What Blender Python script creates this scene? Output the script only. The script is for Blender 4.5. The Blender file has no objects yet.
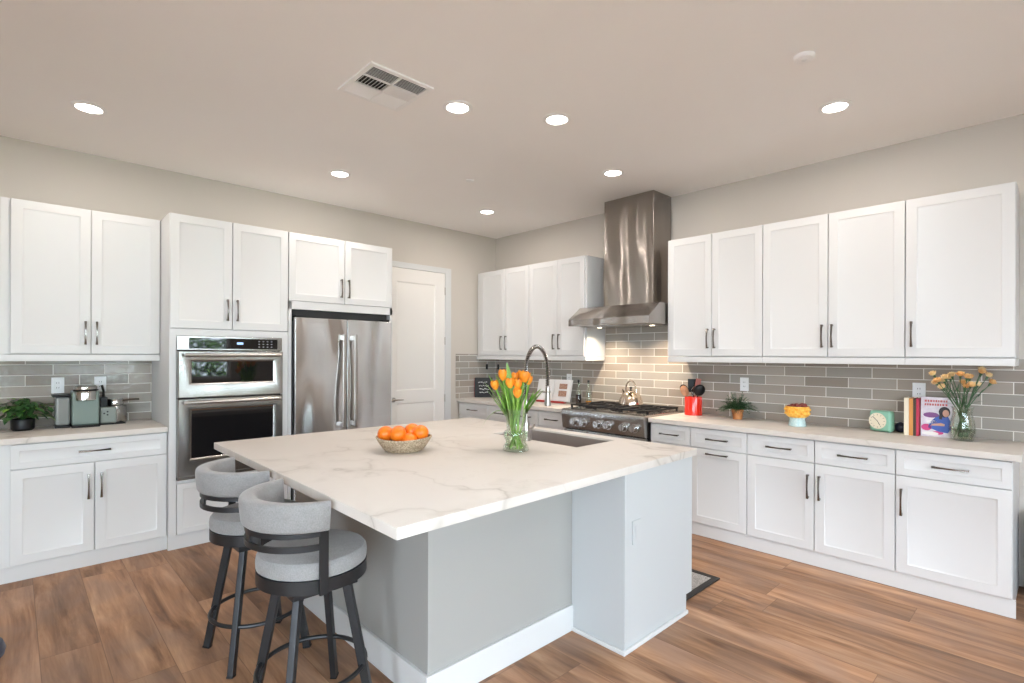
import bpy, bmesh, math, random
from math import pi, sin, cos, radians
from mathutils import Vector, Matrix

random.seed(7)
SC = bpy.context.scene
COL = SC.collection

# ------------------------------------------------------------------ camera
YAW = 46.4567
F_PX = 525.12
ROLL = 0.0039
cam_data = bpy.data.cameras.new('camera')
cam_data.sensor_fit = 'HORIZONTAL'
cam_data.sensor_width = 36.0
cam_data.lens = F_PX / 1024 * 36.0
cam_data.shift_y = (355.29 - 341.5) / 1024
cam_data.clip_start = 0.05
cam = bpy.data.objects.new('camera', cam_data)
COL.objects.link(cam)
cam.matrix_world = (Matrix.Translation((5.1853, -4.6259, 1.4491)) @ Matrix.Rotation(radians(YAW), 4, 'Z')
                    @ Matrix.Rotation(pi / 2, 4, 'X') @ Matrix.Rotation(ROLL, 4, 'Z'))
SC.camera = cam

# ------------------------------------------------------------------ view, world
SC.view_settings.view_transform = 'Standard'
SC.view_settings.look = 'None'
SC.view_settings.gamma = 1.0
SC.view_settings.use_curve_mapping = False
SC.view_settings.exposure = 0.27
SC.cycles.max_bounces = 10
SC.cycles.diffuse_bounces = 6
SC.cycles.glossy_bounces = 5
SC.cycles.transparent_max_bounces = 16
SC.cycles.sample_clamp_indirect = 8.0
SC.cycles.caustics_reflective = False
SC.cycles.caustics_refractive = False
SC.cycles.use_denoising = True

SKY_STRENGTH = 16.0
world = bpy.data.worlds.new('sky')
SC.world = world
world.use_nodes = True
wn = world.node_tree
bg = wn.nodes['Background']
bg.inputs['Color'].default_value = (0.76, 0.87, 1.0, 1)
bg.inputs['Strength'].default_value = SKY_STRENGTH

LAMP_W = 7.6          # each recessed downlight
HOOD_W = 6.5
LAMP_COL = (1.0, 0.91, 0.84)

CEIL = 2.988
RX, FY = 7.4, -8.6    # far sides of the open-plan room


def area_light(name, loc, size, energy, color, rot=(0, 0, 0), shape='DISK', size_y=None, portal=False, parent=None, spread=None):
    l = bpy.data.lights.new(name, 'AREA')
    l.shape = shape
    l.size = size
    if size_y:
        l.size_y = size_y
    l.energy = energy
    l.color = color
    if spread:
        l.spread = spread
    o = bpy.data.objects.new(name, l)
    COL.objects.link(o)
    o.location = loc
    o.rotation_euler = rot
    if portal:
        l.cycles.is_portal = True
    if parent:
        o.parent = parent
    return o


# windows: (wall, a0, a1, z0, z1); daylight is sampled through these openings
WIN_R = [(-4.4, -1.55, 0.98, 2.55), (-8.3, -4.7, 0.02, 2.55)]     # in the right wall (y range)
FILL_WIN_F = [(5.2, 7.1, 0.02, 2.55)]           # added unseen opening in the front wall (x range), lights the right-hand cabinets
for (a, b, c, d) in WIN_R:
    area_light('window_daylight', (RX + 0.16, (a + b) / 2, (c + d) / 2), b - a, 1, (1, 1, 1),
               (0, pi / 2, 0), 'RECTANGLE', d - c, True)
    bpy.context.view_layer.update()
for (a, b, c, d) in FILL_WIN_F:
    area_light('window_daylight', ((a + b) / 2, FY - 0.16, (c + d) / 2), b - a, 1, (1, 1, 1),
               (pi / 2, 0, pi), 'RECTANGLE', d - c, True)
for o in list(COL.objects):       # a portal on the right wall spans y by z
    if o.type == 'LIGHT' and abs(o.location.x - RX - 0.16) < 1e-4:
        o.data.size, o.data.size_y = o.data.size_y, o.data.size


# ------------------------------------------------------------------ materials
def mat(name, color=(.8, .8, .8), rough=.5, metal=0.0, spec=.5, emis=None, emis_s=0, coat=0, sheen=0):
    m = bpy.data.materials.new(name)
    m.use_nodes = True
    p = m.node_tree.nodes['Principled BSDF']
    p.inputs['Base Color'].default_value = (*color, 1)
    p.inputs['Roughness'].default_value = rough
    p.inputs['Metallic'].default_value = metal
    p.inputs['Specular IOR Level'].default_value = spec
    p.inputs['Coat Weight'].default_value = coat
    p.inputs['Sheen Weight'].default_value = sheen
    if emis:
        p.inputs['Emission Color'].default_value = (*emis, 1)
        p.inputs['Emission Strength'].default_value = emis_s
    return m


class G:
    """small helper round a material's node tree"""
    def __init__(s, m):
        s.t = m.node_tree
        s.p = s.t.nodes['Principled BSDF']

    def n(s, kind, **kw):
        nd = s.t.nodes.new('ShaderNode' + kind)
        for k, v in kw.items():
            setattr(nd, k, v)
        return nd

    def l(s, a, b):
        s.t.links.new(a, b)

    def val(s, sock, v):
        if isinstance(v, (int, float)):
            sock.default_value = v
        elif isinstance(v, tuple):
            sock.default_value = v
        else:
            s.l(v, sock)

    def math(s, op, a, b=0.0, c=0.0):
        nd = s.n('Math', operation=op)
        s.val(nd.inputs[0], a)
        s.val(nd.inputs[1], b)
        s.val(nd.inputs[2], c)
        return nd.outputs[0]

    def coords(s, kind='Object'):
        return s.n('TexCoord').outputs[kind]

    def sep(s, v):
        nd = s.n('SeparateXYZ')
        s.l(v, nd.inputs[0])
        return nd.outputs

    def comb(s, x, y, z=0.0):
        nd = s.n('CombineXYZ')
        s.val(nd.inputs[0], x); s.val(nd.inputs[1], y); s.val(nd.inputs[2], z)
        return nd.outputs[0]

    def noise(s, v, scale, detail=3, rough=.5, dist=0, out=0):
        nd = s.n('TexNoise')
        if v is not None:
            s.l(v, nd.inputs['Vector'])
        nd.inputs['Scale'].default_value = scale
        nd.inputs['Detail'].default_value = detail
        nd.inputs['Roughness'].default_value = rough
        nd.inputs['Distortion'].default_value = dist
        return nd.outputs[out]

    def ramp(s, fac, stops):
        nd = s.n('ValToRGB')
        s.l(fac, nd.inputs[0])
        r = nd.color_ramp
        while len(r.elements) < len(stops):
            r.elements.new(0.5)
        for e, (pos, c) in zip(r.elements, stops):
            e.position = pos
            e.color = (*c, 1)
        return nd.outputs[0]

    def mix(s, fac, a, b, mode='MIX'):
        nd = s.n('Mix', data_type='RGBA', blend_type=mode)
        s.val(nd.inputs[0], fac)
        for i, v in ((6, a), (7, b)):
            s.val(nd.inputs[i], (*v, 1) if isinstance(v, tuple) and len(v) == 3 else v)
        return nd.outputs[2]

    def bump(s, h, strength=.2, dist=.01):
        nd = s.n('Bump')
        nd.inputs['Strength'].default_value = strength
        nd.inputs['Distance'].default_value = dist
        s.l(h, nd.inputs['Height'])
        s.l(nd.outputs[0], s.p.inputs['Normal'])

    def mapping(s, v, scale):
        nd = s.n('Mapping')
        s.l(v, nd.inputs[0])
        nd.inputs['Scale'].default_value = scale
        return nd.outputs[0]


def paint(name, c, rough, bump=.02, scale=60):
    m = mat(name, c, rough)
    g = G(m)
    n = g.noise(g.coords(), scale, 3)
    g.bump(n, bump, .004)
    g.l(g.mix(g.noise(g.coords(), 1.3, 2), tuple(x * .985 for x in c), tuple(min(1, x * 1.015) for x in c)), g.p.inputs['Base Color'])
    return m


M_WHITE = paint('white_cabinet_paint', (.675, .676, .67), .35, .01, 25)
M_TRIM = paint('white_trim_paint', (.62, .625, .62), .4)
M_DOOR = paint('door_paint', (.78, .755, .72), .4)
M_WALL = paint('greige_wall_paint', (.565, .52, .465), .7, .06, 90)
M_CEIL = paint('ceiling_paint', (.94, .915, .895), .8, .08, 70)
M_ISLE = paint('island_panel_paint', (.49, .51, .515), .45)
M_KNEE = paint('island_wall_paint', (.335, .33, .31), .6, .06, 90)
M_BLACK = mat('black_plastic', (.006, .006, .007), .4, spec=.3)
M_DARK = mat('dark_recess', (.03, .03, .03), .8)
M_BLKGLASS = mat('black_glass', (.006, .006, .007), .03, spec=.6)
M_NICKEL = mat('polished_nickel', (.24, .22, .205), .18, 1)
M_CHROME = mat('chrome', (.60, .60, .60), .18, 1)
M_BRUSHNI = mat('brushed_nickel', (.46, .43, .40), .28, 1)
M_COIL = mat('dark_nickel_coil', (.33, .31, .29), .25, 1)
M_HEAD = mat('polished_steel_head', (.58, .57, .55), .14, 1)
M_CAST = mat('cast_iron', (.010, .010, .011), .6, spec=.3)
M_PLATE = mat('white_plastic', (.82, .83, .84), .35)
M_VENT = mat('vent_white', (.90, .89, .88), .45)
M_GUN = mat('gunmetal_paint', (.030, .031, .033), .38, .5)
M_BULB = mat('lit_lens', (1, 1, 1), .5, emis=(1, .95, .88), emis_s=14)
M_HOODBULB = mat('lit_hood_lens', (1, 1, 1), .5, emis=(1, .86, .66), emis_s=10)
M_DISPLAY = mat('lit_display', (.05, .07, .1), .4, emis=(.35, .6, 1), emis_s=1.5)
M_PRINT = mat('grey_print', (.35, .37, .4), .5)


ANISO_ROT = 0.25


def steel(name, c, rough, axis, wavy=.0, wscale=2.0, aniso=0.0):
    m = mat(name, c, rough, 1)
    g = G(m)
    co = g.coords()
    sc = [180, 180, 180]
    sc[axis] = 2.0
    fine = g.noise(g.mapping(co, tuple(sc)), 1, 2)
    r = g.math('MULTIPLY_ADD', fine, .14, rough - .07)
    g.l(r, g.p.inputs['Roughness'])
    if aniso:
        tg = g.n('Tangent', direction_type='RADIAL', axis='Z')
        g.l(tg.outputs[0], g.p.inputs['Tangent'])
        g.p.inputs['Anisotropic'].default_value = aniso
        g.p.inputs['Anisotropic Rotation'].default_value = ANISO_ROT
    if wavy:
        w = g.noise(g.mapping(co, (1, 1, .35)), wscale, 1, .4)
        g.bump(w, 1.0, wavy)
    else:
        g.bump(fine, .05, .001)
    return m


M_STEEL = steel('brushed_steel_horizontal', (.41, .40, .385), .24, 0, .012, 2.6)
M_FRIDGE = steel('brushed_steel_fridge', (.60, .60, .60), .22, 0, .07, 2.8, .9)
M_HOOD = steel('brushed_steel_hood', (.36, .33, .305), .24, 2, .07, 3.2, .9)
M_SINK = mat('satin_steel_sink', (.42, .37, .34), .45, .7)


def quartz():
    m = mat('white_quartz', (.86, .84, .80), .46, spec=.3)
    g = G(m)
    co = g.coords()
    warp = g.noise(co, 1.3, 4, .55, 0, 1)
    add = g.n('VectorMath', operation='MULTIPLY_ADD')
    g.l(warp, add.inputs[0]); add.inputs[1].default_value = (1.3, 1.3, 1.3); g.l(co, add.inputs[2])
    v = add.outputs[0]
    n1 = g.noise(g.mapping(v, (.55, 1.15, 1)), 1.5, 2)
    ridge = g.math('ABSOLUTE', g.math('SUBTRACT', n1, .5))
    vein = g.ramp(ridge, [(0.0, (1, 1, 1)), (.012, (.35, .35, .35)), (.05, (0, 0, 0))])
    n2 = g.noise(v, 3.1, 3)
    ridge2 = g.math('ABSOLUTE', g.math('SUBTRACT', n2, .52))
    vein2 = g.ramp(ridge2, [(0.0, (.4, .4, .4)), (.014, (0, 0, 0))])
    mask = g.ramp(g.noise(co, 1.1, 2), [(.38, (0, 0, 0)), (.58, (1, 1, 1))])
    f = g.math('MINIMUM', g.math('ADD', g.math('MULTIPLY', vein, .75), g.math('MULTIPLY', vein2, .35)), 1)
    f = g.math('MULTIPLY', f, mask)
    base = g.mix(g.noise(co, 2.0, 3), (.66, .62, .572), (.62, .577, .53))
    g.l(g.mix(f, base, (.36, .32, .275)), g.p.inputs['Base Color'])
    return m


M_QUARTZ = quartz()


def tile(axis, origin):
    m = mat('glazed_subway_tile', (.36, .33, .29), .12, spec=.5)
    g = G(m)
    co = g.coords()
    x, y, z = g.sep(co)
    u = g.math('SUBTRACT', (x, y)[axis], origin - .152)
    v = g.math('SUBTRACT', z, 1.289 - .078 * 20)
    b = g.n('TexBrick', offset=.5, offset_frequency=2)
    g.l(g.comb(u, v), b.inputs['Vector'])
    b.inputs['Color1'].default_value = (0, 0, 0, 1)
    b.inputs['Color2'].default_value = (1, 1, 1, 1)
    b.inputs['Mortar'].default_value = (.5, .5, .5, 1)
    b.inputs['Scale'].default_value = 1
    b.inputs['Mortar Size'].default_value = .0026
    b.inputs['Mortar Smooth'].default_value = .1
    b.inputs['Bias'].default_value = 0
    b.inputs['Brick Width'].default_value = .304
    b.inputs['Row Height'].default_value = .078
    fac = b.outputs['Fac']
    tint = g.ramp(b.outputs['Color'], [(0, (.25, .21, .18)), (.33, (.37, .315, .265)), (.66, (.30, .285, .255)), (1, (.43, .375, .325))])
    cloud = g.noise(co, 9, 3)
    tint = g.mix(g.math('MULTIPLY', cloud, .3), tint, (.33, .32, .295))
    g.l(g.mix(fac, tint, (.78, .75, .70)), g.p.inputs['Base Color'])
    g.l(g.math('MULTIPLY_ADD', fac, .5, .1), g.p.inputs['Roughness'])
    ph = g.math('MULTIPLY', b.outputs['Color'], 1.7)
    wave = g.noise(g.comb(g.math('ADD', u, ph), v, ph), 14, 2, .5)
    wave2 = g.noise(co, 45, 2)
    h = g.math('ADD', g.math('MULTIPLY', wave, .7), g.math('MULTIPLY', wave2, .12))
    h = g.math('SUBTRACT', h, g.math('MULTIPLY', fac, .6))
    g.bump(h, .55, .006)
    return m


M_TILE_B = tile(0, 2.987)
M_TILE_L = tile(1, -4.409)


def planks():
    m = mat('oak_plank_floor', (.4, .25, .15), .42, spec=.2)
    g = G(m)
    co = g.coords()
    x, y, z = g.sep(co)
    W, LN = .2305, 1.52
    vv = g.math('DIVIDE', g.math('ADD', y, 4.53 + W * 60), W)
    row = g.math('FLOOR', vv)
    wn = g.n('TexWhiteNoise', noise_dimensions='1D')
    g.l(row, wn.inputs['W'])
    uu = g.math('DIVIDE', g.math('ADD', x, g.math('MULTIPLY_ADD', wn.outputs[0], LN * 3, 10)), LN)
    colm = g.math('FLOOR', uu)
    w2 = g.n('TexWhiteNoise', noise_dimensions='2D')
    g.l(g.comb(row, colm), w2.inputs['Vector'])
    rnd = w2.outputs[0]
    # grain: streaks along x, shifted per plank
    off = g.math('MULTIPLY', rnd, 37.0)
    gv = g.comb(g.math('MULTIPLY_ADD', x, .85, off), g.math('MULTIPLY_ADD', y, 7.5, off), rnd)
    streak = g.noise(gv, 1.6, 5, .6, .6)
    gv2 = g.comb(g.math('MULTIPLY_ADD', x, 3.0, off), g.math('MULTIPLY_ADD', y, 60.0, off), rnd)
    fine = g.noise(gv2, 1.5, 4, .6)
    gv3 = g.comb(g.math('MULTIPLY_ADD', x, 2.2, off), g.math('MULTIPLY_ADD', y, 3.4, off), rnd)
    blot = g.noise(gv3, 1.2, 3, .5, .4)
    base = g.ramp(streak, [(.30, (.11, .052, .028)), (.43, (.27, .14, .075)), (.55, (.42, .23, .127)), (.72, (.60, .37, .222))])
    base = g.mix(g.math('MULTIPLY', fine, .5), base, (.24, .13, .072))
    base = g.mix(g.ramp(blot, [(.40, (0, 0, 0)), (.68, (.55, .55, .55))]), base, (.27, .18, .135))
    tone = g.math('MULTIPLY_ADD', rnd, .40, .78)
    tm = g.n('VectorMath', operation='SCALE')
    g.l(base, tm.inputs[0]); g.l(tone, tm.inputs['Scale'])
    fy = g.math('FRACT', vv)
    fx = g.math('FRACT', uu)
    ey = g.math('LESS_THAN', g.math('MINIMUM', fy, g.math('SUBTRACT', 1, fy)), .008)
    ex = g.math('LESS_THAN', g.math('MINIMUM', fx, g.math('SUBTRACT', 1, fx)), .0011)
    e = g.math('MULTIPLY', g.math('MAXIMUM', ey, ex), .55)
    g.l(g.mix(e, tm.outputs[0], (.13, .075, .045)), g.p.inputs['Base Color'])
    g.l(g.math('MULTIPLY_ADD', fine, .2, .38), g.p.inputs['Roughness'])
    g.bump(g.math('SUBTRACT', g.math('MULTIPLY', fine, .4), e), .25, .002)
    return m


M_FLOOR = planks()


def fabric(name, c):
    m = mat(name, c, .9, spec=.2, sheen=.3)
    g = G(m)
    co = g.coords()
    wv = g.noise(co, 210, 2)
    n2 = g.noise(co, 28, 3)
    f = g.math('MULTIPLY_ADD', wv, .7, g.math('MULTIPLY', n2, .3))
    g.l(g.mix(f, tuple(x * .55 for x in c), tuple(min(1, x * 1.4) for x in c)), g.p.inputs['Base Color'])
    g.bump(wv, .35, .0015)
    return m


M_FABRIC = fabric('grey_tweed_fabric', (.27, .265, .26))


def speckle(name, c1, c2, scale, rough=.6, bump=.2, dist=.003):
    m = mat(name, c1, rough)
    g = G(m)
    n = g.noise(g.coords(), scale, 3, .6)
    g.l(g.ramp(n, [(.35, c1), (.65, c2)]), g.p.inputs['Base Color'])
    g.bump(n, bump, dist)
    return m


M_ORANGE = speckle('orange_peel', (.80, .155, .004), (.88, .22, .01), 70, .38, .25, .0015)
M_WICKER = speckle('pale_wicker', (.24, .17, .10), (.60, .48, .34), 120, .8, .8, .006)
M_TULIP = speckle('orange_petal', (.84, .23, .010), (.93, .38, .025), 22, .5, .05)
M_STEM = speckle('green_stem', (.16, .34, .04), (.30, .50, .09), 20, .45, .05)
M_LEAF = speckle('green_leaf', (.09, .26, .03), (.22, .42, .06), 14, .4, .05)
M_DKLEAF = speckle('dark_green_leaf', (.012, .05, .014), (.05, .14, .03), 25, .4, .05)
M_FERN = speckle('fern_green', (.015, .06, .02), (.06, .15, .05), 30, .5, .05)
M_TERRA = speckle('terracotta', (.46, .16, .05), (.60, .26, .09), 18, .6, .1)
M_REDCER = mat('red_glazed_ceramic', (.72, .022, .008), .14, coat=.4)
M_MINT = mat('mint_enamel', (.25, .50, .37), .35)
M_CREAM = mat('cream_face', (.80, .72, .56), .45)
M_COFFEE = mat('sage_plastic', (.165, .215, .19), .32)
M_SAGE2 = mat('sage_grey_plastic', (.20, .225, .20), .35)
M_SMOKE = mat('smoked_tank', (.22, .235, .225), .12, spec=.5)
M_WOOD = speckle('spoon_wood', (.40, .17, .08), (.55, .27, .14), 30, .55, .1)
M_REDSIL = mat('dusky_red_silicone', (.38, .10, .07), .45)
M_CARN = speckle('peach_petal', (.90, .62, .28), (.93, .80, .52), 40, .6, .1)
M_CARN2 = speckle('rust_petal', (.84, .44, .14), (.92, .66, .32), 40, .6, .1)
M_DKSTEM = speckle('dull_green_stem', (.03, .09, .035), (.08, .17, .07), 25, .5, .05)
M_PAGE = mat('white_page', (.84, .82, .80), .6)
M_BROWN = speckle('brown_food_print', (.22, .07, .04), (.62, .42, .30), 120, .6, 0)
M_COVERBLK = speckle('black_book_cover', (.006, .006, .007), (.014, .014, .016), 12, .6, 0)
M_REDCOV = mat('red_book_cloth', (.45, .04, .03), .5)
M_PINK = mat('crimson_book_cloth', (.52, .03, .08), .5)
M_ORGCOV = mat('orange_book_cloth', (.62, .27, .07), .55)
M_DKCOV = mat('dark_brown_book_cloth', (.06, .045, .03), .55)
M_LILAC = speckle('lilac_cover_print', (.60, .55, .62), (.78, .74, .78), 20, .4, 0)
M_BLUE = mat('blue_print', (.03, .09, .42), .45)
M_SKIN = mat('skin_print', (.62, .34, .24), .5)
M_HAIR = mat('dark_hair_print', (.02, .012, .015), .5)
M_PURPLE = mat('purple_print', (.20, .06, .22), .5)
M_MAGENTA = mat('magenta_print', (.62, .05, .22), .5)
M_REDTXT = mat('red_print', (.55, .12, .12), .5)
M_CHALK = mat('white_print', (.7, .7, .68), .6)
M_LTBLUE = speckle('pale_blue_glaze', (.42, .62, .64), (.62, .76, .74), 60, .25, .1)
M_YELLOW = speckle('yellow_orange_glaze', (.86, .33, .02), (.92, .60, .12), 55, .3, .3)
M_BERRY = speckle('dark_berry', (.10, .012, .01), (.26, .04, .03), 60, .35, .2)
M_KETTLE = mat('warm_lit_kettle_steel', (.72, .62, .52), .09, 1)  # coppery tint of the warm light is put into the steel colour
M_VINEGAR = mat('dark_vinegar', (.015, .008, .01), .1)
M_OIL = mat('amber_oil', (.50, .20, .03), .1)
M_MATGREY = speckle('grey_woven_mat', (.17, .16, .15), (.46, .44, .41), 150, .9, .4, .002)
M_MATEDGE = mat('black_mat_edge', (.025, .022, .02), .8)
M_TEAL = mat('slate_blue_enamel', (.10, .17, .22), .3)
M_HEDGE = speckle('hedge_leaf', (.10, .24, .04), (.30, .48, .14), 4, .6, 0)
M_LAWN = speckle('patio_concrete', (.30, .27, .25), (.38, .35, .32), 8, .9, .2)
M_FRAME = mat('window_frame_white', (.75, .75, .74), .4)
M_SOIL = mat('potting_soil', (.03, .02, .015), .9)


def glass(name, tint, edge=.9, base=.06):
    m = bpy.data.materials.new(name)
    m.use_nodes = True
    t = m.node_tree
    t.nodes.remove(t.nodes['Principled BSDF'])
    out = [n for n in t.nodes if n.type == 'OUTPUT_MATERIAL'][0]
    lw = t.nodes.new('ShaderNodeLayerWeight'); lw.inputs[0].default_value = .35
    tr = t.nodes.new('ShaderNodeBsdfTransparent'); tr.inputs[0].default_value = (*tint, 1)
    gl = t.nodes.new('ShaderNodeBsdfGlossy'); gl.inputs['Roughness'].default_value = .02
    gl.inputs['Color'].default_value = (edge, edge, edge, 1)
    ma = t.nodes.new('ShaderNodeMath'); ma.operation = 'MULTIPLY_ADD'
    ma.inputs[1].default_value = .42; ma.inputs[2].default_value = base; ma.use_clamp = True
    mx = t.nodes.new('ShaderNodeMixShader')
    t.links.new(lw.outputs['Fresnel'], ma.inputs[0])
    t.links.new(ma.outputs[0], mx.inputs[0])
    t.links.new(tr.outputs[0], mx.inputs[1])
    t.links.new(gl.outputs[0], mx.inputs[2])
    t.links.new(mx.outputs[0], out.inputs[0])
    return m


M_GLASS = glass('clear_glass', (.95, .98, .95), .9, .03)
M_WATER = glass('vase_water', (.90, .95, .84), .8, .02)
M_PANE = glass('window_pane', (.97, .98, .98), .9, .02)


# ------------------------------------------------------------------ mesh builder
class M:
    def __init__(s):
        s.b = bmesh.new()
        s.mi = 0
        s.bevelled = False

    def _tag(s, faces):
        for f in faces:
            f.material_index = s.mi

    def face(s, vs):
        try:
            f = s.b.faces.new(vs)
            f.material_index = s.mi
            return f
        except ValueError:
            return None

    def box(s, x0, x1, y0, y1, z0, z1, bev=0.0, seg=2):
        x0, x1 = sorted((x0, x1)); y0, y1 = sorted((y0, y1)); z0, z1 = sorted((z0, z1))
        v = [s.b.verts.new((x, y, z)) for x in (x0, x1) for y in (y0, y1) for z in (z0, z1)]
        fs = [s.face([v[i] for i in q]) for q in ((0, 1, 3, 2), (4, 6, 7, 5), (0, 4, 5, 1), (2, 3, 7, 6), (0, 2, 6, 4), (1, 5, 7, 3))]
        if bev > 0:
            s.bevelled = True
            ed = list({e for f in fs for e in f.edges})
            r = bmesh.ops.bevel(s.b, geom=ed, offset=bev, segments=seg, profile=.5, affect='EDGES', clamp_overlap=True)
            s._tag(r['faces'])
        return s

    def obox(s, c, size, rot, bev=0.0):
        """box of given size about centre c turned by a 3x3/4x4 rotation"""
        n0 = set(s.b.verts)
        hx, hy, hz = (q / 2 for q in size)
        s.box(-hx, hx, -hy, hy, -hz, hz, bev)
        nv = [v for v in s.b.verts if v not in n0]
        R = rot.to_3x3()
        for v in nv:
            v.co = R @ v.co + Vector(c)
        return s

    def rings(s, rings, cap0=True, cap1=True, closed=True):
        """list of rings of points, bridged in order"""
        rv = [[s.b.verts.new(p) for p in r] for r in rings]
        n = len(rv[0])
        for a, b in zip(rv, rv[1:]):
            for i in range(n if closed else n - 1):
                j = (i + 1) % n
                s.face([a[i], a[j], b[j], b[i]])
        if cap0:
            s.face(list(reversed(rv[0])))
        if cap1:
            s.face(rv[-1])
        return rv

    def lathe(s, prof, c=(0, 0, 0), n=32, cap0=True, cap1=True, sx=1.0, sy=1.0):
        s.rings([[(c[0] + r * cos(2 * pi * i / n) * sx, c[1] + r * sin(2 * pi * i / n) * sy, c[2] + z) for i in range(n)] for r, z in prof], cap0, cap1)
        return s

    def tube(s, pts, r, n=10, closed=False, cap=True, flat=None):
        pts = [Vector(p) for p in pts]
        k = len(pts)
        rr = r if isinstance(r, (list, tuple)) else [r] * k
        up = None
        rings = []
        for i, p in enumerate(pts):
            if closed:
                t = (pts[(i + 1) % k] - pts[i - 1]).normalized()
            else:
                t = (pts[min(i + 1, k - 1)] - pts[max(i - 1, 0)]).normalized()
            if up is None:
                up = Vector((0, 0, 1)) if abs(t.z) < .9 else Vector((0, 1, 0))
            side = t.cross(up).normalized()
            up = side.cross(t).normalized()
            a, b = (rr[i], rr[i]) if flat is None else (rr[i] * flat[0], rr[i] * flat[1])
            rings.append([p + side * a * cos(2 * pi * q / n) + up * b * sin(2 * pi * q / n) for q in range(n)])
        if closed:
            rings.append(rings[0])
            rv = [[s.b.verts.new(p) for p in r_] for r_ in rings[:-1]]
            rv.append(rv[0])
            for a, b in zip(rv, rv[1:]):
                for q in range(n):
                    s.face([a[q], a[(q + 1) % n], b[(q + 1) % n], b[q]])
        else:
            s.rings(rings, cap, cap)
        return s

    def cyl(s, p0, p1, r0, r1=None, n=20):
        return s.tube([p0, p1], [r0, r0 if r1 is None else r1], n)

    def sphere(s, c, r, u=16, v=10, sc=(1, 1, 1)):
        c = Vector(c)
        prof = []
        rings = []
        for j in range(1, v):
            th = pi * j / v
            rings.append([c + Vector((r * sc[0] * sin(th) * cos(2 * pi * i / u), r * sc[1] * sin(th) * sin(2 * pi * i / u), -r * sc[2] * cos(th))) for i in range(u)])
        rv = s.rings(rings, False, False)
        b0 = s.b.verts.new(c - Vector((0, 0, r * sc[2])))
        b1 = s.b.verts.new(c + Vector((0, 0, r * sc[2])))
        for i in range(u):
            s.face([b0, rv[0][(i + 1) % u], rv[0][i]])
            s.face([b1, rv[-1][i], rv[-1][(i + 1) % u]])
        return s

    def prism(s, poly, axis, a, b):
        """polygon in the two other axes (cyclic order) extruded along axis from a to b"""
        def pt(p, t):
            q = [0, 0, 0]
            o = [i for i in range(3) if i != axis]
            q[axis] = t; q[o[0]] = p[0]; q[o[1]] = p[1]
            return q
        s.rings([[pt(p, a) for p in poly], [pt(p, b) for p in poly]])
        return s

    def leaf(s, base, d, up, length, width, droop=.3, seg=4, fold=.25):
        base = Vector(base); d = Vector(d).normalized()
        up = Vector(up)
        side = d.cross(up)
        if side.length < 1e-4:
            side = d.cross(Vector((1, 0, 0)))
        side.normalize()
        nrm = side.cross(d).normalized()
        L, C, R_ = [], [], []
        for i in range(seg + 1):
            t = i / seg
            w = width * .5 * (sin(pi * min(1, t * .92 + .06)) ** .8)
            p = base + d * length * t - Vector((0, 0, 1)) * droop * length * t * t
            C.append(s.b.verts.new(p))
            L.append(s.b.verts.new(p + side * w + nrm * w * fold))
            R_.append(s.b.verts.new(p - side * w + nrm * w * fold))
        for i in range(seg):
            s.face([L[i], C[i], C[i + 1], L[i + 1]])
            s.face([C[i], R_[i], R_[i + 1], C[i + 1]])
        return s

    def shaker(s, x0, x1, z0, z1, yf, th=.02, rail=.058, rec=.006):
        prof = [(0, yf + th), (0, yf + .0016), (.0016, yf), (rail, yf), (rail + .003, yf + .0025), (rail + .012, yf + rec)]
        s.rings([[(x0 + i, y, z0 + i), (x1 - i, y, z0 + i), (x1 - i, y, z1 - i), (x0 + i, y, z1 - i)] for i, y in prof])
        return s

    def pull(s, cx, cz, yf, L=.167, vertical=True):
        """arched cabinet pull with a pinched middle, standing off the face at yf"""
        def P(a, off, o):
            return (cx + o, yf - off, cz + a) if vertical else (cx + a, yf - off, cz + o)
        n = 12
        rings = []
        for i in range(n + 1):
            t = i / n
            a = (t - .5) * L
            w = .0078 - .003 * sin(pi * t)
            off = .022 + .008 * sin(pi * t)
            rings.append([P(a, off, -w), P(a, off, w), P(a, off + .008, w * .8), P(a, off + .008, -w * .8)])
        s.rings(rings)
        for q in (-1, 1):
            a = q * (L / 2 - .008)
            if vertical:
                s.box(cx - .005, cx + .005, yf - .026, yf, cz + a - .006, cz + a + .006)
            else:
                s.box(cx + a - .006, cx + a + .006, yf - .026, yf, cz - .005, cz + .005)
        return s

    def build(s, name, mats, parent=None, label=None, angle=35, loc=(0, 0, 0), rz=0):
        bmesh.ops.recalc_face_normals(s.b, faces=s.b.faces)
        me = bpy.data.meshes.new(name)
        s.b.to_mesh(me)
        s.b.free()
        for m in (mats if isinstance(mats, (list, tuple)) else [mats]):
            me.materials.append(m)
        for p in me.polygons:
            p.use_smooth = True
        me.set_sharp_from_angle(angle=radians(angle))
        o = bpy.data.objects.new(name, me)
        COL.objects.link(o)
        if s.bevelled:
            wm = o.modifiers.new('flat_faces', 'WEIGHTED_NORMAL')
            wm.keep_sharp = True
        if parent:
            o.parent = parent
        o.location = loc
        o.rotation_euler = (0, 0, rz)
        if label:
            o['label'] = label
        return o


def tag(o, label, cat, group=None, kind=None):
    o['label'] = label
    o['category'] = cat
    if group:
        o['group'] = group
    if kind:
        o['kind'] = kind
    return o


def thing(name, label, cat, loc=(0, 0, 0), rz=0, group=None):
    o = bpy.data.objects.new(name, None)
    COL.objects.link(o)
    o.empty_display_size = .05
    o.location = loc
    o.rotation_euler = (0, 0, rz)
    return tag(o, label, cat, group)


def struct(name, m, mats, label, cat, **kw):
    o = m.build(name, mats, **kw)
    return tag(o, label, cat, kind='structure')


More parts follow.
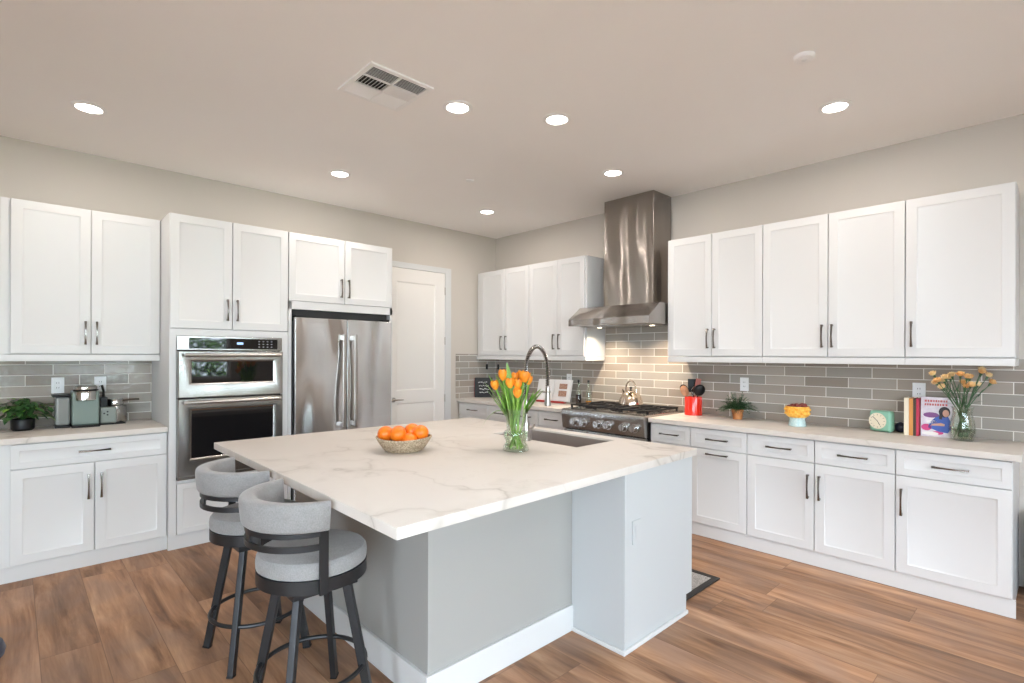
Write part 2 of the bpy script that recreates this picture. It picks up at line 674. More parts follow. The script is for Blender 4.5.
# ------------------------------------------------------------------ room shell
struct('floor', M().box(-.15, RX + .15, FY - .15, .15, -.1, 0), M_FLOOR, 'brown oak plank floor running through the kitchen', 'floor')
struct('ceiling', M().box(-.15, RX + .15, FY - .15, .15, CEIL, CEIL + .12), M_CEIL, 'plain warm white ceiling above the kitchen', 'ceiling')
struct('wall_left', M().box(-.15, 0, FY - .15, .15, 0, CEIL), M_WALL, 'greige wall behind the ovens, refrigerator and pantry door', 'wall')
struct('wall_back', M().box(0, RX, 0, .15, 0, CEIL), M_WALL, 'greige wall behind the range hood and cookbooks', 'wall')


def wall_with_holes(fixed0, fixed1, axis, a0, a1, holes):
    m = M()
    def bx(p, q, z0, z1):
        if axis == 'y':
            m.box(fixed0, fixed1, p, q, z0, z1)
        else:
            m.box(p, q, fixed0, fixed1, z0, z1)
    cur = a0
    for (p, q, z0, z1) in sorted(holes):
        bx(cur, p, 0, CEIL)
        if z0 > .03:
            bx(p, q, 0, z0)
        bx(p, q, z1, CEIL)
        cur = q
    bx(cur, a1, 0, CEIL)
    return m


struct('wall_right', wall_with_holes(RX, RX + .15, 'y', FY, 0, WIN_R), M_WALL, 'greige window wall of the open room', 'wall')
struct('wall_front', wall_with_holes(FY - .15, FY, 'x', 0, RX, FILL_WIN_F), M_WALL, 'greige wall with an added daylight opening at the open room end', 'wall')


def window(k, axis, fixed, a0, a1, z0, z1, nm):
    m = M()
    fr = .05
    def bx(p, q, c, d, t=.03):
        if axis == 'y':
            m.box(fixed - t, fixed + t, p, q, c, d)
        else:
            m.box(p, q, fixed - t, fixed + t, c, d)
    bx(a0, a1, z0, z0 + fr); bx(a0, a1, z1 - fr, z1)
    for i in range(nm + 1):
        c = a0 + fr / 2 + (a1 - a0 - fr) * i / nm
        bx(c - fr / 2, c + fr / 2, z0 + fr, z1 - fr)
    w = struct('window_%d' % k, m, M_FRAME, 'white framed window of the open room, pane group %d' % k, 'window')
    m2 = M()
    def gx(p, q, c, d, t=.004):
        if axis == 'y':
            m2.box(fixed - t, fixed + t, p, q, c, d)
        else:
            m2.box(p, q, fixed - t, fixed + t, c, d)
    gx(a0 + fr, a1 - fr, z0 + fr, z1 - fr)
    m2.build('pane', M_PANE, w)


k = 0
for (a, b, c, d) in WIN_R:
    k += 1
    window(k, 'y', RX + .08, a, b, c, d, 4 if c > .5 else 2)
for (a, b, c, d) in FILL_WIN_F:
    k += 1
    window(k, 'x', FY - .08, a, b, c, d, 2)  # unseen window added for its daylight on the cabinets

# garden outside the windows
struct('patio_ground', M().box(-3, RX + 12, FY - 9, 5, -.32, -.22), M_LAWN, 'pale concrete patio outside the windows', 'patio')
hm = M()
for i in range(8000):
    yy = random.uniform(-9, 1.5)
    ztop = 2.5 + .4 * sin(yy * 1.7) + .3 * sin(yy * 4.1 + 1)
    zz = -.2 + (ztop + .2) * random.random() ** .7
    xx = RX + 4.2 + random.uniform(0, .9)
    hm.leaf((xx, yy, zz), (random.uniform(-1, .2), random.uniform(-1, 1), random.uniform(-.4, 1)), (0, .3, 1),
            random.uniform(.16, .34), random.uniform(.06, .13), .3, 2)
tag(hm.build('garden_hedge', M_HEDGE), 'leafy green hedge growing outside the window', 'hedge', kind='stuff')

# ------------------------------------------------------------------ backsplash, pantry door, baseboards
struct('trim_1', M().box(.003, 5.026, -.010, 0, .9145, 1.437).box(1.79, 2.705, -.010, 0, 1.437, 1.86), M_TILE_B,
       'glossy taupe subway tile backsplash around the cooking range', 'backsplash')
struct('trim_2', M().box(0, .010, -.658, -.0105, .9145, 1.465), M_TILE_L,
       'narrow strip of taupe tile beside the pantry door', 'backsplash')
struct('trim_3', M().box(0, .010, -4.76, -3.797, .9145, 1.43), M_TILE_L,
       'glossy taupe tile backsplash behind the coffee machine', 'backsplash')

d = M().box(0, .022, -.835, -.745, 0, 2.50, .003).box(0, .022, -1.70, -1.61, 0, 2.50, .003).box(0, .022, -1.61, -.835, 2.435, 2.50, .003)
door = struct('door_1', d, M_TRIM, 'tall cream paneled pantry door with its casing, beside the refrigerator', 'door')


def panel_door():
    m = M()
    y0, y1, z0, z1, xf = -1.607, -.838, .008, 2.432, .016
    panels = [(y0 + .105, y1 - .14, 1.045, z1 - .15), (y0 + .105, y1 - .14, .22, .90)]
    # slab built as stiles and rails round two sunk raised panels
    m.box(.002, xf, y0, panels[0][0], z0, z1); m.box(.002, xf, panels[0][1], y1, z0, z1)
    zs = [z0, panels[1][2], panels[1][3], panels[0][2], panels[0][3], z1]
    for a, b in ((zs[0], zs[1]), (zs[2], zs[3]), (zs[4], zs[5])):
        m.box(.002, xf, panels[0][0], panels[0][1], a, b)
    for (a, b, c, e) in panels:
        m.rings([[(x, a + i, c + i), (x, b - i, c + i), (x, b - i, e - i), (x, a + i, e - i)]
                 for i, x in ((0, xf), (.012, xf - .009), (.02, xf - .009), (.05, xf - .002))], False, True)
    return m


leaf_o = panel_door().build('door_leaf', M_DOOR, door)
for z in (.25, .93, 1.62, 2.22):
    M().cyl((.020, -.836, z - .045), (.020, -.836, z + .045), .007, n=10).build('hinge', M_BRUSHNI, door)
hl = M().cyl((.016, -1.545, .945), (.028, -1.545, .945), .028).cyl((.028, -1.545, .945), (.062, -1.545, .945), .010)
hl.tube([(.062, -1.552, .945), (.066, -1.50, .947), (.066, -1.44, .944)], [.009, .008, .006], 8)
hl.build('lever_handle', M_BRUSHNI, leaf_o)

struct('baseboard_back', M().box(2.712, 5.004, -.602, -.586, .0005, .1015).prism([(.586, 0), (.602, 0)], 2, 0, 0.0005) if False else M().box(2.712, 5.004, -.602, -.588, .0005, .1015),
       M_WHITE, 'white toe board under the right-hand base cabinets', 'baseboard')
struct('baseboard_left', M().box(.588, .602, -4.76, -2.945, .0005, .1015), M_WHITE, 'white toe board under the coffee cabinet and ovens', 'baseboard')
struct('baseboard_corner', M().box(0, .014, -.744, -.64, .0005, .10), M_TRIM, 'white baseboard piece beside the pantry door', 'baseboard')

# ------------------------------------------------------------------ cabinets
G3 = .003  # half gap


def cab(name, label, w, D, z0, z1, loc, rz=0, group=None, body_y0=-.003, zb=None):
    """empty with the carcass; local x along the wall, front facing -y"""
    t = thing(name, label, 'cabinet', loc, rz, group)
    M().box(.0006, w - .0006, -(D - .021), body_y0, z0 if zb is None else zb, z1).build('body', M_WHITE, t)
    return t


def door_p(t, x0, x1, z0, z1, D, hx=None, hz=None, vertical=True, L=.167, rail=.058, name='door'):
    o = M().shaker(x0 + G3, x1 - G3, z0 + G3, z1 - G3, -D, .0205, rail).build(name, M_WHITE, t)
    if hx is not None:
        M().pull(hx, hz, -D, L, vertical).build('handle', M_NICKEL, o)
    return o


def drawer_p(t, x0, x1, z0, z1, D, handle=True, L=.172):
    o = M().shaker(x0 + G3, x1 - G3, z0 + G3, z1 - G3, -D, .0205, .04, .0055).build('drawer_front', M_WHITE, t)
    if handle:
        M().pull((x0 + x1) / 2, (z0 + z1) / 2, -D, L, False).build('handle', M_NICKEL, o)
    return o


BD = .619
ZK, ZW, ZT = .1035, .7115, .870
CT = .8755    # top of base carcasses

# right run, hood wall
X = [2.715, 3.083, 3.540, 4.458, 4.990]
t = cab('base_cabinet', 'narrow white base cabinet right beside the cooking range', X[1] - X[0], BD, 0.0005, CT, (X[0], 0, 0))
w = X[1] - X[0]
drawer_p(t, 0, w, ZW, ZT, BD)
drawer_p(t, 0, w, .41, ZW, BD)
drawer_p(t, 0, w, ZK, .41, BD)
t = cab('base_cabinet', 'white base cabinet with drawer above one pull-out door under the potted fern', X[2] - X[1], BD, .0005, CT, (X[1], 0, 0))
w = X[2] - X[1]
drawer_p(t, 0, w, ZW, ZT, BD)
door_p(t, 0, w, ZK, ZW, BD, w / 2, ZW - .037, False, .172)
t = cab('base_cabinet', 'wide white base cabinet with two drawers over two doors under the dessert bowl', X[3] - X[2], BD, .0005, CT, (X[2], 0, 0))
w = X[3] - X[2]
drawer_p(t, 0, w / 2, ZW, ZT, BD); drawer_p(t, w / 2, w, ZW, ZT, BD)
door_p(t, 0, w / 2, ZK, ZW, BD, w / 2 - .037, ZW - .162)
door_p(t, w / 2, w, ZK, ZW, BD, w / 2 + .034, ZW - .162)
t = cab('base_cabinet', 'white base cabinet at the right end under the glass vase', X[4] - X[3], BD, .0005, CT, (X[3], 0, 0))
w = X[4] - X[3]
drawer_p(t, 0, w, ZW, ZT, BD)
door_p(t, 0, w, ZK, ZW, BD, .032, ZW - .162)

# left of the range, hood wall
XB = [.02, .565, 1.0, 1.372, 1.765]
for i, lab in enumerate(('white drawer cabinet in the corner under the black cookbook', 'white drawer cabinet second from the corner, behind the tulips',
                         'white drawer cabinet third from the corner under the open recipe book', 'white drawer cabinet just left of the cooking range')):
    t = cab('drawer_cabinet', lab, XB[i + 1] - XB[i], BD, .0005, CT, (XB[i], 0, 0))
    w = XB[i + 1] - XB[i]
    for a, b in ((ZW, ZT), (.41, ZW), (ZK, .41)):
        drawer_p(t, 0, w, a, b, BD)

# oven wall: base cabinet under the coffee machine
t = cab('base_cabinet', 'white base cabinet under the coffee machine, left of the ovens', 4.76 - 3.797, BD, .0005, CT, (0, -4.76, 0), pi / 2)
w = 4.76 - 3.797
drawer_p(t, 0.12, w, ZW, ZT, BD)
c = 4.76 - 4.218
door_p(t, .12, c, ZK, ZW, BD, c - .034, ZW - .162)
door_p(t, c, w, ZK, ZW, BD, c + .035, ZW - .162)

# worktops
def worktop(name, label, x0, x1, y0, y1):
    return tag(M().box(x0, x1, y0, y1, .876, .914, .003).build(name, M_QUARTZ), label, 'worktop')


worktop('worktop', 'white quartz worktop on the right, from the red crock to the vase', 2.706, 5.027, -.644, -.0005)
worktop('worktop', 'white quartz worktop in the far corner, left of the range', .0005, 1.758, -.644, -.0005)
worktop('worktop', 'white quartz worktop under the coffee machine and ivy', .0005, .644, -4.76, -3.7985)

# upper cabinets
UD, UZ0, UZ1, RZ = .343, 1.4465, 2.489, 1.396


def upper(label, x0, x1, seams, handles, loc, rz=0, x_end0=0, hL=.167):
    w = x1 - x0
    t = thing('wall_cabinet', label, 'cabinet', loc, rz)
    M().box(.0006, w - .0006, -(UD - .021), -.012, UZ0 - .002, UZ1).build('body', M_WHITE, t)
    M().box(.0006, w - .0006, -(UD - .003), -.012, RZ, UZ0 - .004, .003).build('light_rail', M_WHITE, t)
    for i in range(len(seams) - 1):
        door_p(t, seams[i], seams[i + 1], UZ0, UZ1, UD, handles[i], UZ0 + .151, True, hL)
    return t


x0 = 2.715
upper('white double-door wall cabinet hanging just right of the range hood', 2.715, 3.543, [0, .412, .828], [.412 - .03, .412 + .03], (2.715, 0, 0))
upper('white double-door wall cabinet in the middle of the right-hand row', 3.543, 4.457, [0, .459, .914], [.459 - .034, .459 + .03], (3.543, 0, 0))
upper('white single-door wall cabinet at the right end, above the vase', 4.457, 4.987, [0, .53], [.036], (4.457, 0, 0))
upper('white double-door wall cabinet tucked in the far corner beside the pantry door', .02, .955, [.068, .518, .935], [.518 - .04, .518 + .04], (.02, 0, 0))
upper('white double-door wall cabinet just left of the range hood', .955, 1.782, [0, .43, .806], [.43 - .04, .43 + .04], (.955, 0, 0))
upper('white double-door wall cabinet above the coffee machine', -4.69, -3.797, [.048, .472, .893], [.472 - .032, .472 + .032], (0, -4.69, 0), pi / 2)

# tall oven cabinet
TD = .668
y0, y1 = -3.795, -2.942
w = y1 - y0
t = thing('oven_cabinet', 'tall white cabinet housing the steel wall ovens', 'cabinet', (0, y0, 0), pi / 2)
OV = (.047, .80, .512, 1.585)      # opening in local x and z
b = M()
b.box(0, .019, -(TD - .02), -.003, .0005, UZ1); b.box(w - .019, w, -(TD - .02), -.003, .0005, UZ1)
b.box(.019, w - .019, -(TD - .02), -.003, 1.64, UZ1); b.box(.019, w - .019, -(TD - .02), -.003, .0005, .505)
b.box(.019, w - .019, -.03, -.003, .505, 1.64)
b.build('body', M_WHITE, t)
f = M()
f.box(0, OV[0] - .002, -TD + .004, -(TD - .0195), .1035, 1.638); f.box(OV[1] + .002, w, -TD + .004, -(TD - .0195), .1035, 1.638)
f.box(OV[0] - .002, OV[1] + .002, -TD + .004, -(TD - .0195), OV[3] + .002, 1.638); f.box(OV[0] - .002, OV[1] + .002, -TD + .004, -(TD - .0195), .492, OV[2] - .002)
f.build('face_frame', M_WHITE, t)
s1 = 3.795 - 3.373
door_p(t, 0, s1, 1.64, UZ1, TD, s1 - .038, 1.792)
door_p(t, s1, w, 1.64, UZ1, TD, s1 + .032, 1.792)
drawer_p(t, OV[0] - .0, OV[1] + .0, .108, .488, TD + .001, False)

# refrigerator surround
y0f, y1f = -2.940, -1.945
w = y1f - y0f
t = thing('refrigerator_cabinet', 'white cabinet surround with two doors above the refrigerator', 'cabinet', (0, y0f, 0), pi / 2)
b = M()
b.box(0.0005, .026, -TD, -.003, .0005, 1.905); b.box(w - .026, w, -TD, -.003, .0005, 1.905)
b.box(0.0005, w, -(TD - .021), -.003, 1.842, UZ1)
b.box(.026, w - .026, -.02, -.003, 1.5, 1.842)
b.box(.0005, w, -TD, -(TD - .021), 1.836, 1.903)
b.build('body', M_WHITE, t)
s2 = 2.940 - 2.436
door_p(t, 0, s2, 1.905, UZ1, TD, s2 - .038, 2.046)
door_p(t, s2, w, 1.905, UZ1, TD, s2 + .032, 2.046)

# ------------------------------------------------------------------ wall ovens
def oven():
    t = thing('wall_oven', 'stainless steel microwave and oven stack built into the tall cabinet', 'oven', (0, -3.795, 0), pi / 2)
    x0, x1 = OV[0], OV[1]
    yf = -(TD + .012)
    M().box(x0 + .002, x1 - .002, -.645, -.05, OV[2] + .002, OV[3] - .002).build('body', M_DARK, t)
    # control panel
    cp = M().box(x0, x1, yf, -.648, 1.478, OV[3], .004).build('control_panel', M_STEEL, t)
    M().box(x0 + .075, x1 - .038, yf - .0025, yf + .002, 1.490, 1.572, .001).build('display_glass', M_BLKGLASS, cp)
    dm = M()
    dm.box(x0 + .405, x0 + .45, yf - .0032, yf - .0024, 1.526, 1.542)
    dm.mi = 1
    for i in range(4):
        for j in range(3):
            dm.box(x0 + .565 + i * .032, x0 + .577 + i * .032, yf - .0032, yf - .0024, 1.505 + j * .022, 1.511 + j * .022)
    dm.build('readout', [M_DISPLAY, M_PRINT], cp)

    def odoor(name, z0, z1, gz0, gz1, hz):
        m = M()
        gx0, gx1 = x0 + .092, x1 - .078
        # frame of the door around the window
        m.rings([[(x0 + i, y, z0 + i), (x1 - i, y, z0 + i), (x1 - i, y, z1 - i), (x0 + i, y, z1 - i)] for i, y in ((0, -.648), (0, yf - .018), (.006, yf - .026))], False, False)
        m.rings([[(x0 + .006, yf - .026, z0 + .006), (x1 - .006, yf - .026, z0 + .006), (x1 - .006, yf - .026, z1 - .006), (x0 + .006, yf - .026, z1 - .006)],
                 [(gx0 - .024, yf - .026, gz0 - .018), (gx1 + .024, yf - .026, gz0 - .018), (gx1 + .024, yf - .026, gz1 + .018), (gx0 - .024, yf - .026, gz1 + .018)],
                 [(gx0, yf - .014, gz0), (gx1, yf - .014, gz0), (gx1, yf - .014, gz1), (gx0, yf - .014, gz1)]], False, False)
        d_ = m.build(name, M_STEEL, t)
        M().box(gx0 - .002, gx1 + .002, yf - .0155, yf - .006, gz0 - .002, gz1 + .002).build('window_glass', M_BLKGLASS, d_)
        h = M().tube([(x0 + .035, yf - .075, hz), (x1 - .035, yf - .075, hz)], .0125, 16)
        for q in (x0 + .055, x1 - .055):
            h.tube([(q, yf - .024, hz - .002), (q, yf - .05, hz - .002), (q, yf - .075, hz)], [.017, .012, .013], 12)
        h.build('handle', M_BRUSHNI, d_)

    odoor('microwave_door', 1.122, 1.472, 1.232, 1.392, 1.443)
    odoor('oven_door', .536, 1.116, .672, 1.025, 1.090)
    M().box(x0 + .004, x1 - .004, yf, -.648, OV[2], .531, .002).build('bottom_trim', M_STEEL, t)
    return t


oven()

# ------------------------------------------------------------------ refrigerator
def fridge():
    y0, y1 = -2.902, -1.986
    w = y1 - y0
    t = thing('refrigerator', 'stainless steel french door refrigerator in the white surround', 'refrigerator', (0, y0, 0), pi / 2)
    M().box(.004, w - .004, -.66, -.03, .03, 1.735).build('body', mat('dark_grey_case', (.22, .22, .225), .4), t)
    M().box(.01, w - .01, -.655, -.60, .002, .03).build('toe_grille', M_BLACK, t)
    M().box(.006, w - .006, -.64, -.03, 1.7355, 1.835).build('gap_shade_block', M_DARK, t)  # dark block stands in for the shade in the gap above the case
    m_ = w * .508
    for (a, b, hx) in ((0, m_ - .002, m_ - .052), (m_ + .002, w, m_ + .058)):
        d_ = M().box(a, b, -.72, -.662, .74, 1.765, .006).build('door', M_FRIDGE, t)
        h = M().box(hx - .013, hx + .013, -.785, -.768, .80, 1.63, .005)
        for z in (.83, 1.60):
            h.box(hx - .011, hx + .011, -.77, -.719, z - .02, z + .02, .003)
        h.build('handle', M_BRUSHNI, d_)
    d_ = M().box(0, w, -.72, -.662, .06, .735, .006).build('freezer_drawer', M_FRIDGE, t)
    h = M().box(.06, w - .06, -.785, -.768, .64, .666, .005)
    for x in (.10, w - .10):
        h.box(x - .02, x + .02, -.77, -.719, .642, .664, .003)
    h.build('handle', M_BRUSHNI, d_)
    hb = M()
    for x in (.05, w - .05):
        hb.box(x - .04, x + .04, -.705, -.645, 1.766, 1.785, .004)
    hb.build('hinge_cover', M_BLACK, t)
    return t


fridge()

# ------------------------------------------------------------------ range hood
def hood():
    t = thing('range_hood', 'stainless steel chimney range hood above the cooking range', 'range hood', (2.249, 0, 0))
    W = .455
    cw = .283
    co = .033
    M().box(co - cw + .004, co + cw - .004, -.331, -.013, 2.37, CEIL - .001, .002).build('upper_duct_cover', M_HOOD, t)
    M().box(co - cw, co + cw, -.335, -.013, 1.9295, 2.372, .002).build('lower_duct_cover', M_HOOD, t)
    c = M()
    # canopy: side outline in y,z swept along x with hipped ends at the front
    prof = [(-.013, 1.738), (-.632, 1.738), (-.632, 1.802), (-.455, 1.929), (-.013, 1.929)]
    c.prism([(y, z) for y, z in prof], 0, -W, W)
    c.build('canopy', M_HOOD, t)
    M().box(-.06, .06, -.6335, -.6315, 1.757, 1.785).build('button_strip', M_BRUSHNI, t)
    f = M()
    for i in range(3):
        a = -.40 + i * .27
        f.box(a, a + .255, -.52, -.12, 1.731, 1.7385, .002)
    f.build('grease_filter', M_STEEL, t)
    for x in (-.30, .30):
        lm = M().lathe([(.022, 1.7300), (.022, 1.7308)], (x, -.33, 0), 16).build('hood_lamp', M_HOODBULB, t)
        area_light('hood_lamp_light', (x, -.33, 1.729), .05, HOOD_W, (1, .82, .62), (radians(8), 0, 0), parent=t, spread=radians(125))
    return t


hood()

# ------------------------------------------------------------------ cooking range
def cooker():
    x0, x1 = 1.7665, 2.7005
    t = thing('cooking_range', 'stainless steel gas range with six knobs below the hood', 'range', (x0, 0, 0))
    w = x1 - x0
    M().box(.003, w - .003, -.62, -.014, .08, .912).build('body', M_STEEL, t)
    cpn = M()
    cpn.prism([(-.66, .735), (-.685, .745), (-.70, .865), (-.705, .90), (-.695, .925), (-.66, .93), (-.60, .93), (-.60, .735)], 0, .002, w - .002)
    cpn.build('control_panel', M_STEEL, t)
    M().box(w / 2 - .05, w / 2 + .05, -.712, -.700, .876, .898, .002).build('name_plate', M_CHROME, t)
    M().box(.003, w - .003, -.60, -.014, .9125, .932, .002).build('cooktop', M_STEEL, t)
    for i, x in enumerate((.172, .279, .447, .558, .730, .841)):
        kz = .815
        k_ = M().cyl((x, -.692, kz), (x, -.70, kz), .041, n=24).cyl((x, -.70, kz), (x, -.745, kz), .033, .029, 14)
        k_.box(x - .005, x + .005, -.751, -.744, kz - .029, kz + .029)
        k_.build('knob', M_CHROME, t)
    # three cast grates
    for i in range(3):
        a = .025 + i * (w - .05) / 3
        b_ = a + (w - .05) / 3 - .008
        g = M()
        zt, zb = .966, .952
        for y in (-.585, -.325, -.065):
            g.box(a, b_, y - .007, y + .007, zb, zt, .003)
        for x in (a + .007, (a + b_) / 2, b_ - .007):
            g.box(x - .007, x + .007, -.585, -.065, zb, zt, .003)
        for x in (a + .008, b_ - .008):
            for y in (-.578, -.072):
                g.box(x - .008, x + .008, y - .008, y + .008, .9325, zb)
        for yc in (-.455, -.195):
            for q in range(4):
                an = pi / 4 + q * pi / 2
                cx_ = (a + b_) / 2
                g.obox((cx_ + .07 * cos(an), yc + .07 * sin(an), (zt + zb) / 2), (.09, .010, .012), Matrix.Rotation(an, 3, 'Z'))
        g.build('grate', M_CAST, t)
        for yc in (-.455, -.195):
            M().lathe([(.05, 0), (.05, .008), (.034, .010), (.034, .016), (.02, .018)], ((a + b_) / 2, yc, .9325), 20).build('burner', M_CAST, t)
    d_ = M().box(.004, w - .004, -.665, -.622, .16, .73, .006).build('oven_door', M_STEEL, t)
    M().box(.14, w - .14, -.668, -.664, .30, .60).build('window_glass', M_BLKGLASS, d_)
    h = M().tube([(.06, -.72, .68), (w - .06, -.72, .68)], .013, 14)
    for x in (.09, w - .09):
        h.cyl((x, -.664, .68), (x, -.72, .68), .012, n=12)
    h.build('handle', M_BRUSHNI, d_)
    M().box(.01, w - .01, -.60, -.56, .002, .08).build('kick_plate', M_STEEL, t)
    return t


cooker()

# ------------------------------------------------------------------ island
IX0, IX1, IY0, IY1 = 1.636, 3.768, -3.765, -1.752
SX0, SX1, SY0, SY1 = 2.478, 3.225, -2.240, -1.850


def island():
    t = thing('kitchen_island', 'large white island base with recessed seating sides', 'island', (2.68, -2.6, 0))
    ox, oy = 2.68, -2.6
    def B(m, a, b, c, d_, e, f, bev=0):
        return m.box(a - ox, b - ox, c - oy, d_ - oy, e, f, bev)
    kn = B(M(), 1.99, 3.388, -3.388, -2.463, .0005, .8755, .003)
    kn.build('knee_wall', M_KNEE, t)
    cb = M()
    cb_x0, cb_x1 = 1.70, 3.70
    B(cb, cb_x0, SX0 - .03, -2.462, -1.82, .1, .8755)
    B(cb, SX1 + .03, cb_x1, -2.462, -1.82, .1, .8755)
    B(cb, SX0 - .03, SX1 + .03, -2.462, -1.82, .1, .60)
    B(cb, SX0 - .03, SX1 + .03, -2.462, SY0 - .02, .60, .8755)
    B(cb, SX0 - .03, SX1 + .03, -1.845, -1.82, .60, .8755)
    B(cb, cb_x0, cb_x1, -2.462, -1.895, .0005, .1)
    cb.build('cabinet_body', M_WHITE, t)
    # end panel with toe notch at the kitchen side
    ep = M().prism([(-2.463 - oy, .0005), (-1.868 - oy, .0005), (-1.868 - oy, .105), (-1.806 - oy, .105), (-1.806 - oy, .8755), (-2.463 - oy, .8755)], 0, 3.7005 - ox, 3.718 - ox)
    ep.build('end_panel', M_ISLE, t)
    B(M(), 3.389, 3.7225, -2.477, -2.4635, .0005, .8755, .003).build('return_panel', M_ISLE, t)
    sh = M()
    B(sh, 3.7185, 3.733, -2.478, -1.868, .0005, .022, .004)
    B(sh, 3.404, 3.7335, -2.4925, -2.4775, .0005, .022, .004)
    sh.build('shoe_moulding', M_TRIM, t)
    bb = M()
    B(bb, 3.3885, 3.4035, -3.4035, -2.4775, .0005, .135, .002)
    B(bb, 1.975, 3.3885, -3.4035, -3.3885, .0005, .135, .002)
    bb.build('base_board', M_TRIM, t)
    # kitchen-side doors
    xs = [1.71, 2.20, 2.85, 3.24, 3.695]
    for a, b in zip(xs, xs[1:]):
        m = M().rings
        mm = M()
        prof = [(0, -1.8195), (0, -1.801), (.0016, -1.7995), (.058, -1.7995), (.068, -1.808)]
        mm.rings([[(b - .002 - i - ox, y - oy, .108 + i), (a + .002 + i - ox, y - oy, .108 + i), (a + .002 + i - ox, y - oy, .868 - i), (b - .002 - i - ox, y - oy, .868 - i)] for i, y in prof])
        mm.build('door', M_WHITE, t)
    return t


island()

top = M()
zb, zt = .876, .914
v = {}
for z in (zb, zt):
    for nme, q in (('o', ((1.636, -3.742), (3.766, -3.765), (3.722, -1.752), (1.665, -1.775))), ('i', ((SX0, SY0), (SX1, SY0), (SX1, SY1), (SX0, SY1)))):
        v[nme, z] = [top.b.verts.new((x, y, z)) for x, y in q]
for z in (zb, zt):
    for i in range(4):
        j = (i + 1) % 4
        top.face([v['o', z][i], v['o', z][j], v['i', z][j], v['i', z][i]])
for nme in 'oi':
    for i in range(4):
        j = (i + 1) % 4
        top.face([v[nme, zb][i], v[nme, zb][j], v[nme, zt][j], v[nme, zt][i]])
bmesh.ops.recalc_face_normals(top.b, faces=top.b.faces)
ed = [e for e in top.b.edges if abs(e.verts[0].co.z - e.verts[1].co.z) < 1e-6 and e.verts[0].co.z > .9 and e.calc_face_angle(0) > 1] + \
     [e for e in top.b.edges if abs(e.verts[0].co.z - e.verts[1].co.z) > .01]
bmesh.ops.bevel(top.b, geom=ed, offset=.003, segments=2, profile=.5, affect='EDGES')
tag(top.build('island_worktop', M_QUARTZ), 'large veined white quartz top of the kitchen island', 'worktop')

sk = M()
def sr(i, z):
    return [(SX0 + i, SY0 + i, z), (SX1 - i, SY0 + i, z), (SX1 - i, SY1 - i, z), (SX0 + i, SY1 - i, z)]
sk.rings([sr(.0006, .900), sr(.0025, .900), sr(.006, .70), sr(.03, .68)], False, True)
sk.rings([sr(.0006, .900), sr(.0006, .875), sr(-.02, .8748), sr(-.02, .8728), sr(.001, .8728), sr(.004, .70), sr(.028, .677)], False, True)
so = sk.build('sink', M_SINK)
tag(so, 'undermount steel sink sunk into the island top', 'sink')
M().lathe([(.045, .6805), (.045, .683), (.03, .684), (.02, .681)], ((SX0 + SX1) / 2, (SY0 + SY1) / 2, 0), 20).build('drain', M_CHROME, so)


def faucet():
    t = thing('kitchen_faucet', 'nickel spring-coil pull-down faucet arching over the island sink', 'faucet', (2.85, -2.283, .9145))
    M().lathe([(.03, 0), (.03, .008), (.024, .014), (.022, .02), (.022, .11), (.018, .125), (.015, .13), (.013, .29)], n=20).build('post', M_BRUSHNI, t)
    M().tube([(.022, 0, .075), (.05, 0, .08), (.075, 0, .105)], [.009, .008, .006], 10).build('lever', M_BRUSHNI, t)
    # hose path: up, over and down to the spray head
    path = [(0, 0, .29 + .03 * i) for i in range(6)]
    R_ = .098
    for i in range(1, 17):
        a = pi * i / 16
        path.append((0, R_ - R_ * cos(a), .44 + .152 * sin(a)))
    path += [(0, 2 * R_ + .002, .40), (0, 2 * R_ + .004, .33)]
    M().tube(path, .007, 10).build('hose', M_BLACK, t)
    # coil wound round the hose
    P = [Vector(p) for p in path]
    cum = [0]
    for a, b in zip(P, P[1:]):
        cum.append(cum[-1] + (b - a).length)
    coil = []
    turns = int(cum[-1] / .0115)
    N = turns * 9
    for q in range(N + 1):
        s_ = cum[-1] * q / N
        j = max(i for i in range(len(cum)) if cum[i] <= s_ + 1e-9)
        j = min(j, len(P) - 2)
        f = (s_ - cum[j]) / (cum[j + 1] - cum[j])
        c = P[j].lerp(P[j + 1], f)
        tn = (P[j + 1] - P[j]).normalized()
        sd = Vector((1, 0, 0))
        nr = tn.cross(sd).normalized()
        a = 2 * pi * q / 9
        coil.append(c + sd * .0115 * cos(a) + nr * .0115 * sin(a))
    M().tube(coil, .0034, 6).build('spring_coil', M_COIL, t)
    yb = 2 * R_ + .004
    M().lathe([(.012, .335), (.015, .325), (.017, .30), (.017, .26), (.021, .222), (.021, .206), (.017, .204)], (0, yb, 0), 18).build('spray_head', M_BRUSHNI, t)
    a = M().tube([(0, .012, .245), (0, .07, .285), (0, .13, .30), (0, yb - .016, .295)], .006, 10)
    a.tube([(.02 * cos(2 * pi * i / 16), yb + .02 * sin(2 * pi * i / 16), .295) for i in range(16)], .0045, 8, closed=True)
    a.build('docking_arm', M_BRUSHNI, t)
    return t


faucet()

